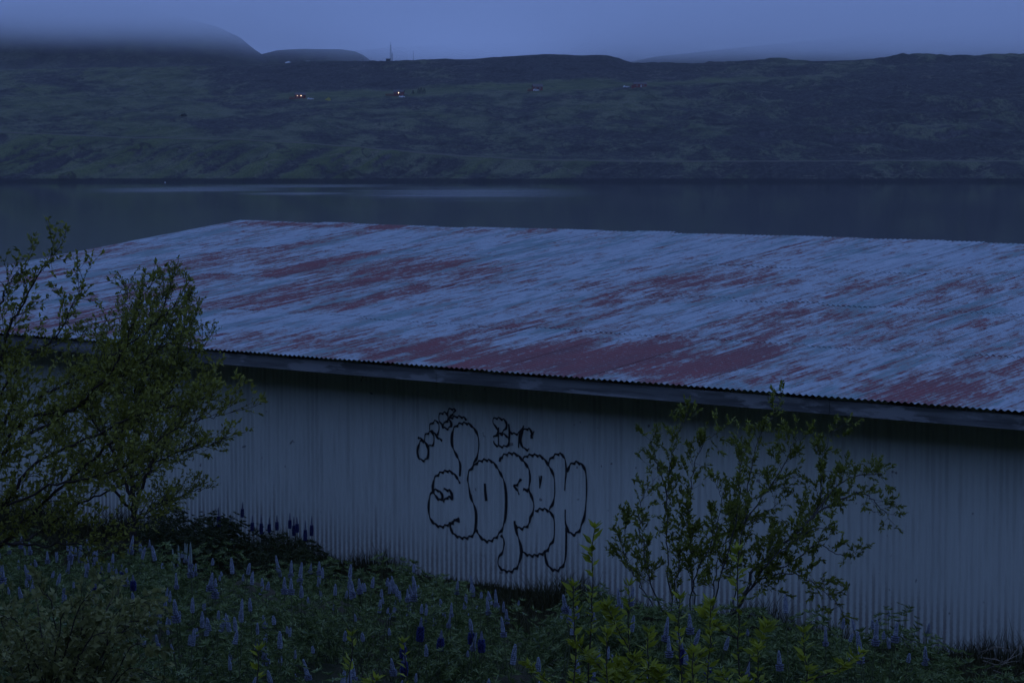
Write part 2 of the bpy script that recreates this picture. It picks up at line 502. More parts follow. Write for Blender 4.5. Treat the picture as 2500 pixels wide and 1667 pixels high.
# ---- the road along the far shore
t = NT('gravel_road')
t.bsdf(t.mix(t.noise(t.coords(), 0.4, 5), (0.085, 0.079, 0.066), (0.14, 0.13, 0.105)), 0.95, 0.1)
ru = np.linspace(-890, 3390, 400)
rd = d_road(ru)
rz = np.maximum.reduce([hill_height(ru[None], rd[None] + k)[0] for k in (-12, -8, -5, -2.5, 0, 2.5, 5)]) + 0.35
va = np.stack([(ru - CX) / F * (rd - 2.4), rd - 2.4, rz], 1); vb = np.stack([(ru - CX) / F * (rd + 2.4), rd + 2.4, rz + 0.2], 1)
vc = va - np.array([0, 0.5, 1.0])
n = len(ru); k = np.arange(n - 1)
fr = np.concatenate([np.stack([k, k + 1, k + 1 + n, k + n], 1), np.stack([k + 2 * n, k + 1 + 2 * n, k + 1, k], 1)])
road = obj('road', mesh_np('road', np.concatenate([va, vb, vc]), fr, t.m, True))
tag(road, kind='structure')

# ---- mountains behind, rising into the cloud
M_FAR = heath_mat('far_heath', 0.6)
def mountain(name, u0, u1, d0, d1, top, foot, shape, nu=260, nd=70, amp=10.0, seed=0.0):
    u = np.linspace(u0, u1, nu); d = np.linspace(d0, d1, nd)
    U, D = np.meshgrid(u, d)
    f = (D - d0) / (d1 - d0)
    zt = zat(top(U), d0 + (d1 - d0) * shape); zf = zat(foot(U), d0) - 25
    g = np.clip(f / shape, 0, 1)
    z = zf + (zt - zf) * (g ** 0.9)
    X = (U - CX) / F * D
    k = np.clip(1.0 - g, 0.12, 1) * np.clip(g * 4, 0, 1)
    z = z + k * (amp * 2 * fbm(X / 120 + seed, D / 200, 4) + amp * 1.4 * fbm(X / 30 + seed, D / 120, 4))
    z = np.where(f > shape, z - (f - shape) * 60, z)
    v = np.stack([X.ravel(), D.ravel(), z.ravel()], 1)
    i = np.arange(nu * nd).reshape(nd, nu)
    fc = np.stack([i[:-1, :-1].ravel(), i[:-1, 1:].ravel(), i[1:, 1:].ravel(), i[1:, :-1].ravel()], 1)
    o = obj(name, mesh_np(name, v, fc, M_FAR, True))
    tag(o, kind='structure')
    return o
mountain('mountain', -1300, 760, 3150, 3800, cur([(-1300, -90), (0, -20), (300, 10), (430, 40), (540, 68), (590, 92), (620, 118), (660, 145), (700, 163), (760, 180)]), cur([(-1300, 185), (760, 185)]), 0.6, seed=5.0, amp=11)
mountain('flat_topped_hill', 560, 960, 3350, 3700, cur([(560, 175), (640, 134), (680, 124), (740, 120.5), (830, 121), (868, 126), (890, 136), (905, 147), (920, 158), (960, 185)]), cur([(500, 190), (960, 190)]), 0.5, nu=160, nd=40, amp=3, seed=15.0)
mountain('foggy_slope', 1380, 3700, 3120, 3920, cur([(1380, 190), (1500, 160), (1600, 140), (1900, 108), (2200, 78), (2500, 45), (3700, -60)]), cur([(1300, 190), (3700, 175)]), 0.7, amp=7, seed=25.0)

mountain('distant_ridge', 650, 1900, 3900, 4500, cur([(650, 170), (850, 125), (1100, 108), (1400, 104), (1700, 112), (1900, 150)]), cur([(600, 190), (1900, 190)]), 0.6, nu=160, nd=40, amp=6, seed=41.0)
# ---- old snow lying in hollows
t = NT('old_snow')
t.bsdf(t.mix(t.noise(t.coords(), 0.3, 4), (0.55, 0.55, 0.55), (0.8, 0.8, 0.8)), 0.8, 0.2)
M_SNOW = t.m
def snow(name, poly, d):
    b = MB()
    cx = sum(p[0] for p in poly) / len(poly); cyy = sum(p[1] for p in poly) / len(poly)
    pts = [P(px, py, d + (cyy - py) * 2.2) for px, py in poly]
    c = P(cx, cyy, d) + np.array([0, -2.0, 0.6])
    back = [p + np.array([0, 5, -3.0]) for p in pts]
    n = len(pts)
    b.add([c] + pts + back, [(0, 1 + i, 1 + (i + 1) % n) for i in range(n)] + [(1 + i, 1 + n + i, 1 + n + (i + 1) % n, 1 + (i + 1) % n) for i in range(n)])
    o = b.build(name, M_SNOW)
    tag(o, kind='structure')
snow('snow_patch', [(696, 153), (704, 150), (711, 153), (719, 157), (720, 160), (710, 160), (699, 157)], 2990)
snow('snow_patch', [(746, 149.5), (756, 149), (757, 152), (746, 152.5)], 3080)
snow('snow_patch', [(2334, 95), (2345, 91), (2358, 89.5), (2356, 92.5), (2348, 96), (2336, 98)], 3380)

# ================================================================== THE SHED
shed = empty('corrugated_shed', tuple(ORG), RZ)
tag(shed, 'long low corrugated metal shed with peeling red and white roof and graffiti', 'shed')

# ---- paint of the roof: pale top coat over red, blue-green and rust, worn in streaks down the slope
t = NT('peeling_roof_paint')
c = t.coords(shed)
cx_, cy_, cz_ = t.sep(c)
oi = t.n('ShaderNodeObjectInfo')
rnd = oi.outputs['Random']
def gauss(x0, y0, rx, ry, a):
    dx = t.math('DIVIDE', t.math('SUBTRACT', cx_, x0), rx); dy = t.math('DIVIDE', t.math('SUBTRACT', cy_, y0), ry)
    q = t.math('ADD', t.math('MULTIPLY', dx, dx), t.math('MULTIPLY', dy, dy))
    return t.math('MULTIPLY', t.math('EXPONENT', t.math('MULTIPLY', q, -1.0)), a)
def roof_xy(px, py):
    d = FW * F + np.array([1.0, 0, 0]) * (px - CX) + UP * (CY - py)
    nrm = -EN * math.sin(SLOPE) + np.array([0, 0, 1.0]) * math.cos(SLOPE)
    p0 = L2W(0, -T_EDGE, EAVE_Z)
    k = ((p0 - CAM) @ nrm) / (d @ nrm)
    q = W2L(CAM + d * k)
    return float(q[0]), float(q[1])
bias = None
# worn places, given by where they are on the roof
for (px, py, rx, ry, a) in ((720, 640, 3.0, 1.2, .10), (950, 680, 2.6, 1.2, .10), (620, 735, 2.6, 0.9, .09), (880, 555, 5.5, 0.25, .14), (600, 545, 1.2, 0.4, .12),
                            (1500, 880, 2.6, 0.9, .13), (1800, 880, 2.2, 1.0, .14), (1250, 880, 2.4, 0.8, .12), (950, 860, 2.4, 0.7, .07), (2330, 970, 1.6, 0.8, .11), (2050, 780, 1.6, 0.9, .08),
                            (1640, 690, 0.8, 1.3, .14), (1180, 800, 2.0, 0.9, .04), (2150, 690, 1.0, 1.0, .09), (700, 820, 2.2, 0.6, .06), (150, 780, 2.6, 1.0, .10),
                            (560, 800, 1.3, 0.8, -.14), (900, 780, 1.6, 0.7, -.08), (1500, 600, 3.0, 1.6, -.08), (2300, 640, 2.4, 1.5, -.06), (1950, 970, 0.6, 0.5, -.14), (2150, 900, 1.0, 0.6, -.07)):
    x0, y0 = roof_xy(px, py)
    g = gauss(x0, y0, rx, ry, a * 0.42)
    bias = g if bias is None else t.math('ADD', bias, g)
s1 = t.noise(c, 1.0, 7, 0.66, stretch=(2.8, 0.8, 1.0))                 # patches
s2 = t.noise(c, 1.0, 5, 0.7, stretch=(16.0, 1.3, 1.0), seed=3.1)        # streaks
s3 = t.noise(c, 1.0, 8, 0.8, stretch=(30.0, 9.0, 1.0), seed=6.3)        # flakes
# each wave of the sheet weathers a little on its own
cmb = t.n('ShaderNodeCombineXYZ')
t.l(t.math('MULTIPLY', t.math('FLOOR', t.math('DIVIDE', cx_, CORR)), 0.55), cmb.inputs[0])
t.l(t.math('MULTIPLY', cy_, 1.6), cmb.inputs[1])
sq = t.noise(cmb.outputs[0], 1.0, 6, 0.7)
sheet = t.math('MULTIPLY', t.math('SUBTRACT', rnd, 0.5), 0.09)
wear = t.math('ADD', t.math('ADD', t.math('MULTIPLY', s1, 0.25), t.math('MULTIPLY', sq, 0.33)), t.math('ADD', t.math('MULTIPLY', s2, 0.14), t.math('MULTIPLY', s3, 0.26)))
wear = t.math('MULTIPLY_ADD', wear, 1.7, -0.35)
wear = t.math('ADD', t.math('ADD', wear, t.math('MULTIPLY', bias, 1.7)), t.math('MULTIPLY', sheet, 1.4))
# the crest of each wave keeps less paint than its valley
wv = t.math('SINE', t.math('MULTIPLY', cx_, 2 * math.pi / CORR))
wear = t.math('ADD', wear, t.math('MULTIPLY', wv, 0.035))
red_m = t.ramp(wear, 0.558, 0.618)
edge_m = t.ramp(wear, 0.48, 0.572)
pale = t.mix(t.noise(c, 1.0, 4, 0.5, stretch=(1.2, 0.4, 1), seed=9.0), (0.32, 0.38, 0.405), (0.43, 0.475, 0.49))
pale = t.mix(t.math('MULTIPLY', t.ramp(s2, 0.45, 0.75), 0.45), pale, (0.20, 0.22, 0.24))
teal_n = t.noise(c, 1.0, 5, 0.6, stretch=(2.2, 0.5, 1.0), seed=14.0)
teal = t.math('MULTIPLY', t.ramp(t.math('ADD', teal_n, t.math('MULTIPLY', t.math('SUBTRACT', s2, 0.5), 0.5)), 0.49, 0.62), 0.7)
pale = t.mix(teal, pale, (0.10, 0.20, 0.19))
tan = t.mix(t.ramp(s3, 0.4, 0.65), (0.20, 0.145, 0.12), (0.29, 0.235, 0.20))
red = t.mix(t.noise(c, 1.0, 4, 0.6, stretch=(3.0, 0.8, 1), seed=21.0), (0.10, 0.048, 0.05), (0.27, 0.05, 0.045))
flk = t.ramp(t.noise(c, 1.0, 8, 0.8, stretch=(26.0, 16.0, 1.0), seed=30.0), 0.53, 0.66)
pale = t.mix(t.math('MULTIPLY', t.ramp(sq, 0.42, 0.68), 0.45), pale, (0.22, 0.26, 0.285))
f1 = t.noise(c, 1.0, 7, 0.72, stretch=(8.0, 2.0, 1.0), seed=41.0)
f2 = t.noise(c, 1.0, 6, 0.7, stretch=(24.0, 1.6, 1.0), seed=47.0)
pale = t.mix(t.math('MULTIPLY', t.ramp(f2, 0.50, 0.66), 0.55), pale, (0.16, 0.185, 0.20))
pale = t.mix(t.math('MULTIPLY', t.ramp(t.math('ADD', f1, t.math('MULTIPLY', bias, 0.4)), 0.575, 0.63), 0.75), pale, t.mix(s3, (0.13, 0.07, 0.06), (0.26, 0.12, 0.10)))
col = t.mix(t.math('MULTIPLY', edge_m, 0.75), pale, tan)
col = t.mix(t.math('MULTIPLY', red_m, 0.93), col, red)
col = t.mix(t.math('MULTIPLY', flk, 0.6), col, (0.26, 0.245, 0.245))
t.bsdf(col, 0.62, 0.35, t.bump(t.math('ADD', wear, t.math('MULTIPLY', s3, 0.3)), 0.25, 0.01))
M_ROOF = t.m

# ---- paint of the walls: dirty off-white with rust in the troughs near the ground
t = NT('dirty_wall_paint')
c = t.coords(shed)
cx_, cy_, cz_ = t.sep(c)
wv = t.math('COSINE', t.math('MULTIPLY', cx_, 2 * math.pi / CORR))          # 1 in the trough
n_big = t.noise(c, 0.7, 4, 0.5, stretch=(1.6, 1, 0.5))
n_str = t.noise(c, 1.0, 5, 0.65, stretch=(13.0, 1.0, 0.9), seed=2.0)
n_fin = t.noise(c, 40.0, 5, 0.7)
base = t.mix(n_big, (0.58, 0.62, 0.545), (0.68, 0.72, 0.63))
grime = t.math('MULTIPLY', t.ramp(t.math('ADD', n_str, t.math('MULTIPLY', wv, -0.13)), 0.48, 0.80), 0.30)
base = t.mix(grime, base, (0.20, 0.20, 0.17))
low = t.ramp(t.math('ADD', cz_, t.math('MULTIPLY', t.math('SUBTRACT', n_str, 0.5), 1.8)), 0.65, -0.1)
rust = t.math('MULTIPLY', low, t.ramp(t.math('ADD', t.math('MULTIPLY', wv, -0.45), t.math('SUBTRACT', n_fin, 0.5)), -0.05, 0.4))
base = t.mix(t.math('MULTIPLY', rust, 0.6), base, (0.10, 0.06, 0.045))
spot = t.ramp(t.noise(c, 9.0, 2, 0.4, seed=5.0), 0.74, 0.78)
base = t.mix(t.math('MULTIPLY', spot, 0.7), base, (0.10, 0.09, 0.08))
t.bsdf(base, 0.6, 0.3, t.bump(n_fin, 0.12, 0.004))
M_WALL = t.m

# ---- weathered fascia timber
t = NT('fascia_timber')
c = t.coords(shed)
g1 = t.noise(c, 1.0, 6, 0.6, stretch=(1.1, 8.0, 14.0)); g2 = t.noise(c, 3.0, 5, 0.6, stretch=(0.5, 1, 2.0), seed=5.0)
col = t.mix(t.ramp(g1, 0.35, 0.65), (0.10, 0.105, 0.10), (0.20, 0.21, 0.205))
col = t.mix(t.math('MULTIPLY', t.ramp(g2, 0.52, 0.60), 0.8), col, (0.32, 0.33, 0.325))
t.bsdf(col, 0.85, 0.2, t.bump(g1, 0.4, 0.006))
M_FASCIA = t.m
M_TIMBER = plain('rough_timber', (0.09, 0.075, 0.06), 0.9, 0.1)

def corr_sheet(name, length, mat, ny=2, axis='y', lift=0.003, seg=8, lap=0.5):
    """corrugated sheet: x across the waves, length along y (roof) or z (wall); z or -y is the outward height"""
    n = int(round((NW + lap) * seg)) + 1
    x = np.linspace(0, CORR * (NW + lap), n)
    h = AMP * np.sin(2 * math.pi * x / CORR) + lift * (x / SW) + 0.0005
    ls = np.linspace(0, length, ny + 1)
    v = []
    for l in ls:
        for a, b in zip(x, h):
            v.append((a, l, b) if axis == 'y' else (a, -b, l))
    i = np.arange(n * (ny + 1)).reshape(ny + 1, n)
    f = np.stack([i[:-1, :-1].ravel(), i[:-1, 1:].ravel(), i[1:, 1:].ravel(), i[1:, :-1].ravel()], 1)
    return mesh_np(name, np.array(v), f, mat, True)

SL = 2.44
slope_len = ROOF_R / math.cos(SLOPE)
rows = 4
row_step = slope_len / rows
roof_mesh = corr_sheet('roof_sheet', row_step + 0.24, M_ROOF, lift=0.002)
r2 = random.Random(5)
for r in range(rows):
    for k in range(NCOL):
        y0 = r * row_step - (0.12 if r else 0.0)
        jit = r2.choice((-0.10, -0.03, 0.0, 0.03, 0.09)) + r2.uniform(-0.03, 0.03) if r else r2.uniform(-0.012, 0.006)
        rl = y0 + jit
        lift = (0.004 if r else 0.0) + r2.uniform(0, 0.003)
        # a sheet lies on the one below it: its lower end is proud, its upper end tucks under the next row
        o = obj('roof_sheet', roof_mesh, shed)
        o.location = (k * SW, -T_EDGE + rl * math.cos(SLOPE) - lift * math.sin(SLOPE), EAVE_Z + rl * math.sin(SLOPE) + lift)
        o.rotation_euler = (SLOPE - (0.0019 if r else 0.0005) + r2.uniform(-0.0006, 0.0006), 0, r2.uniform(-0.0012, 0.0012))
WALL_H = EAVE_Z + math.tan(SLOPE) * T_EDGE - 0.03
wall_mesh = corr_sheet('wall_sheet', WALL_H + 0.25, M_WALL, axis='z')
for k in range(NCOL):
    o = obj('wall_sheet', wall_mesh, shed)
    o.location = (k * SW, r2.uniform(-0.0015, 0.0015), -0.25)
# end walls and rear wall
def flat_corr(name, L, z_of, flip):
    n = int(L / CORR * 4); a = np.linspace(0, L, n)
    h = AMP * np.sin(2 * math.pi * a / CORR) * flip
    v = [(hh, aa, -0.25) for aa, hh in zip(a, h)] + [(hh, aa, z_of(aa)) for aa, hh in zip(a, h)]
    k = np.arange(n - 1)
    return mesh_np(name, np.array(v), np.stack([k, k + 1, k + 1 + n, k + n], 1), M_WALL, True)
zt = lambda y: EAVE_Z + math.tan(SLOPE) * (y + T_EDGE) - 0.035
W_END = ROOF_R - T_EDGE - 0.3
for xx, fl in ((0.02, -1), (LEN - 0.0, 1)):
    obj('end_wall', flat_corr('end_wall', W_END, zt, fl), shed, (xx, 0.012, 0))
rw = flat_corr('rear_wall', LEN, lambda a: zt(W_END), 1)
obj('rear_wall', rw, shed, (LEN, W_END, 0), (0, 0, math.pi / 2))
# fascia boards along the eave
xs_f = [0.0, 4.6, 9.3, 13.6, 18.92, 23.1, LEN]
for a, b in zip(xs_f[:-1], xs_f[1:]):
    mb = MB(); mb.box((a + 0.003, 0, 0), (b - 0.003, 0.035, EAVE_Z - 0.035 - FAS_BOT))
    o = mb.build('fascia_board', M_FASCIA, shed, loc=(0, -T_FASCIA, FAS_BOT + r2.uniform(-0.006, 0.006)), rot=(r2.uniform(-0.03, 0.03), 0, 0))
for k in range(int(LEN / 1.2)):
    mb = MB(); mb.box((-0.03, -T_FASCIA + 0.04, -0.12), (0.03, ROOF_R - T_EDGE - 0.1, 0))
    mb.build('rafter', M_TIMBER, shed, loc=(0.4 + k * 1.2, 0, EAVE_Z - 0.03 + T_EDGE * math.tan(SLOPE)), rot=(SLOPE, 0, 0))
mb = MB(); mb.box((0.02, -T_EDGE + 0.04, 0), (0.05, ROOF_R - T_EDGE - 0.05, 0.15))
for xx in (-0.06, LEN + 0.01):
    mb.build('barge_board', M_FASCIA, shed, loc=(xx, 0, EAVE_Z - 0.19 + T_EDGE * math.tan(SLOPE)), rot=(SLOPE, 0, 0))

# ---- graffiti: sprayed lines that follow the corrugation
t = NT('black_spray_paint')
at = t.n('ShaderNodeAttribute'); at.attribute_name = 'edge'
nz = t.noise(t.coords(shed), 55.0, 4, 0.7)
a = t.ramp(t.math('ADD', at.outputs['Fac'], t.math('MULTIPLY', t.math('SUBTRACT', nz, 0.5), 0.55)), 0.30, 0.85)
p = t.n('ShaderNodeBsdfPrincipled'); p.inputs['Base Color'].default_value = (0.012, 0.012, 0.013, 1); p.inputs['Roughness'].default_value = 0.6
tr = t.n('ShaderNodeBsdfTransparent'); mx = t.n('ShaderNodeMixShader')
t.l(a, mx.inputs[0]); t.l(tr.outputs[0], mx.inputs[1]); t.l(p.outputs[0], mx.inputs[2]); t.l(mx.outputs[0], t.out.inputs[0])
M_SPRAY = t.m

def catmull(pts, n):
    pts = np.array(pts, float)
    p = np.vstack([2 * pts[0] - pts[1], pts, 2 * pts[-1] - pts[-2]])
    out = []
    for i in range(1, len(p) - 2):
        tt = np.linspace(0, 1, n, endpoint=False)[:, None]
        a, b, cc, d = p[i - 1], p[i], p[i + 1], p[i + 2]
        out.append(0.5 * (2 * b + (cc - a) * tt + (2 * a - 5 * b + 4 * cc - d) * tt ** 2 + (3 * b - a - 3 * cc + d) * tt ** 3))
    out.append(pts[-1:])
    return np.vstack(out)

def strokes(name, lines, width, label):
    V, Fc, E = [], [], []
    base = 0
    for li, ln in enumerate(lines):
        w = width
        if isinstance(ln, tuple): ln, w = ln
        pts = np.array([on_plane(950 + zx / 3.409, 970 + zy / 3.409, 0.01)[::2] for zx, zy in ln])   # (x, z) on the wall
        c = catmull(pts, 14) if len(pts) > 2 else np.linspace(pts[0], pts[-1], 14)
        # even spacing of 8 mm
        seg = np.concatenate([[0], np.cumsum(np.linalg.norm(np.diff(c, axis=0), axis=1))])
        m = max(4, int(seg[-1] / 0.008))
        q = np.linspace(0, seg[-1], m)
        c = np.stack([np.interp(q, seg, c[:, 0]), np.interp(q, seg, c[:, 1])], 1)
        # paint lands lower and wider in the troughs, which the line runs through at an angle
        tg = np.gradient(c, axis=0); tg /= np.linalg.norm(tg, axis=1)[:, None] + 1e-9
        nn = np.stack([-tg[:, 1], tg[:, 0]], 1)
        ph = np.sin(2 * math.pi * c[:, 0] / CORR)
        ww = w * (0.75 + 0.45 * (0.5 - 0.5 * ph) + 0.25 * np.array([fbm(np.array(x * 3.0 + li), np.array(z * 3.0), 2) for x, z in c]))
        c = c + np.stack([0 * ph, 0.012 * ph * np.abs(tg[:, 0])], 1)
        for o_, e in ((-1, 0.0), (-0.45, 0.9), (0.0, 1.0), (0.45, 0.9), (1, 0.0)):
            p2 = c + nn * (ww * o_)[:, None]
            xl = np.mod(p2[:, 0], SW)
            hgt = AMP * np.sin(2 * math.pi * p2[:, 0] / CORR) + 0.003 * xl / SW + 0.0075 + 0.0003 * li
            V.append(np.stack([p2[:, 0], -hgt, p2[:, 1]], 1)); E.append(np.full(m, e))
        i = np.arange(m - 1)
        for k in range(4):
            a0 = base + k * m + i; b0 = base + (k + 1) * m + i
            Fc.append(np.stack([a0, a0 + 1, b0 + 1, b0], 1))
        base += 5 * m
    me = mesh_np(name, np.vstack(V), np.vstack(Fc), M_SPRAY)
    at = me.attributes.new('edge', 'FLOAT', 'POINT')
    at.data.foreach_set('value', np.concatenate(E).astype(np.float32))
    o = obj(name, me, shed)
    o['label'] = label
    return o

strokes('graffiti_tag', [
    [(265,360),(242,400),(235,460),(250,508),(288,522),(316,505),(325,450),(318,410),(295,372),(265,360)],
    [(237,327),(262,343),(290,362)],
    [(340,285),(305,310),(295,350),(310,385),(345,403),(368,380),(372,330),(360,295),(340,285)],
    [(340,270),(340,235),(365,205),(395,198),(412,225),(412,270),(395,308),(375,295),(352,272)],
    [(375,295),(405,335),(438,358)],
    [(416,195),(412,160),(430,135),(465,128),(488,150),(484,190),(455,220),(430,215),(416,195)],
    [(440,225),(447,247),(480,258),(512,245),(516,212),(500,190),(470,200)],
    [(485,132),(492,110),(515,95),(550,105),(545,125),(520,142),(507,168),(500,188)],
    [(505,175),(540,162),(590,160),(630,172),(640,190)]], 0.018, 'small looping black tag rising to the left above the big letters')
strokes('graffiti_tag', [
    [(905,275),(888,245),(866,215),(863,190),(885,172),(930,178),(965,195),(976,235),(960,275),(922,300),(960,310),(990,335),(998,375),(965,405),(915,405),(880,390),(872,362)],
    [(905,275),(892,310),(868,335)],
    ([(912,248),(910,320),(912,392)], 0.024),
    ([(998,220),(1003,300),(998,408)], 0.022),
    [(1003,285),(1040,302),(1080,297),(1102,265)],
    ([(1122,238),(1100,280),(1085,340),(1078,418)], 0.024),
    [(1185,342),(1185,306),(1212,288)],
    [(1192,312),(1172,266),(1140,262),(1108,290),(1095,340),(1098,385),(1125,425),(1170,435)]], 0.018, 'small black three letter tag under the eave')
strokes('graffiti_letter', [
    [(590,655),(592,560),(575,510),(545,450),(522,390),(520,320),(535,265),(570,228),(615,213),(670,225),(715,270),(738,320),(748,380),(742,450),(720,520),(690,580),(662,625),(652,680),(665,740),(680,830),(710,900),(722,960),(722,1040),(715,1110),(700,1140),(650,1165),(600,1165),(550,1145),(520,1110),(510,1060),(535,1030)],
    [(592,718),(560,660),(520,622),(475,612),(420,630),(380,670),(362,730),(368,785),(400,835),(435,852),(440,810),(410,775),(375,772),(350,800),(330,860),(328,940),(345,1010),(385,1055),(430,1074),(480,1060),(525,1038),(578,1010)],
    ([(522,1038),(548,1025),(578,1008),(583,1040)], 0.030),
    [(450,760),(475,768),(505,775),(520,805),(521,840),(495,825),(470,845),(448,868)]], 0.0215, 'black outlined bubble letter d with a tall round head')
strokes('graffiti_letter', [
    [(690,590),(730,545),(790,520),(850,530),(890,570),(925,630),(955,690),(968,760),(973,850),(970,950),(960,1040),(930,1110),(890,1162),(830,1195),(780,1180),(745,1140),(725,1095)],
    [(797,715),(800,790),(807,860)]], 0.0215, 'black outlined bubble letter o')
strokes('graffiti_letter', [
    [(920,535),(930,500),(965,475),(1015,465),(1060,475),(1100,510),(1125,540),(1160,590),(1172,640),(1172,700),(1165,765),(1190,840),(1204,900),(1195,950),(1175,1000),(1165,1050),(1120,1085),(1080,1084),(1050,1062),(1045,1025)],
    ([(1168,762),(1140,770),(1112,768)], 0.030),
    [(1048,1060),(1060,1120),(1085,1190),(1100,1280),(1085,1370),(1060,1415),(1010,1447),(950,1435),(915,1405),(905,1360),(925,1310),(952,1260),(957,1190),(930,1140)],
    [(1098,675),(1080,710),(1040,740),(1065,765),(1085,812)]], 0.0215, 'black outlined bubble letter p with a small arrow')
strokes('graffiti_letter', [
    [(1112,512),(1150,485),(1205,478),(1260,490),(1300,525),(1335,580),(1365,640),(1378,720),(1378,810),(1360,880),(1335,935)],
    ([(1250,650),(1255,700),(1256,755)], 0.014), ([(1266,650),(1262,700),(1256,755)], 0.014),
    [(1215,948),(1250,930),(1300,930),(1340,955),(1368,1000),(1376,1080),(1370,1170),(1345,1220),(1320,1262),(1280,1295),(1220,1312),(1160,1310),(1115,1285),(1095,1240)]], 0.0215, 'black outlined bubble letter e')
strokes('graffiti_letter', [
    [(1325,548),(1345,510),(1380,480),(1420,468),(1455,495),(1470,540),(1475,620),(1468,700),(1460,775)],
    [(1478,622),(1500,570),(1545,540),(1590,550),(1625,590),(1640,660),(1645,780),(1635,900),(1620,1000),(1590,1090),(1545,1137),(1505,1125),(1480,1085),(1468,1020),(1468,930)],
    [(1475,1080),(1475,1200),(1470,1330),(1445,1400),(1395,1437),(1345,1420),(1310,1370),(1300,1290),(1325,1260)]], 0.0215, 'black outlined bubble letter h at the right end')

# ================================================================== VEGETATION
def unit(v):
    v = np.asarray(v, float); return v / (np.linalg.norm(v, axis=-1, keepdims=True) + 1e-9)

def leaves_mesh(name, pos, dirs, size, width, mat, fold=0.25, droop=0.0, seed=0, simple=False):
    """one folded blade per point: base, two shoulders, tip (with a bent middle)"""
    rg = np.random.default_rng(seed)
    n = len(pos)
    d = unit(dirs)
    r = unit(rg.normal(size=(n, 3)) + np.array([0, 0, 0.8]))
    s = unit(np.cross(d, r)); nn = np.cross(s, d)
    L = size[:, None]; W = width[:, None]
    b = pos
    mid = pos + d * L * 0.45 + nn * L * 0.05
    tip = pos + d * L - nn * L * droop
    lf = pos + d * L * 0.42 + s * W * 0.5 + nn * W * fold
    rt = pos + d * L * 0.42 - s * W * 0.5 + nn * W * fold
    if simple:
        v = np.stack([b, lf, rt, tip], 1).reshape(-1, 3); k = np.arange(n)[:, None] * 4
        return mesh_np(name, v, np.concatenate([k + np.array([[0, 3, 1]]), k + np.array([[0, 2, 3]])]), mat)
    v = np.stack([b, lf, mid, rt, tip], 1).reshape(-1, 3)
    k = np.arange(n)[:, None] * 5
    f = np.concatenate([k + np.array([[0, 2, 1]]), k + np.array([[0, 3, 2]]), k + np.array([[1, 2, 4]]), k + np.array([[2, 3, 4]])])
    return mesh_np(name, v, f, mat)

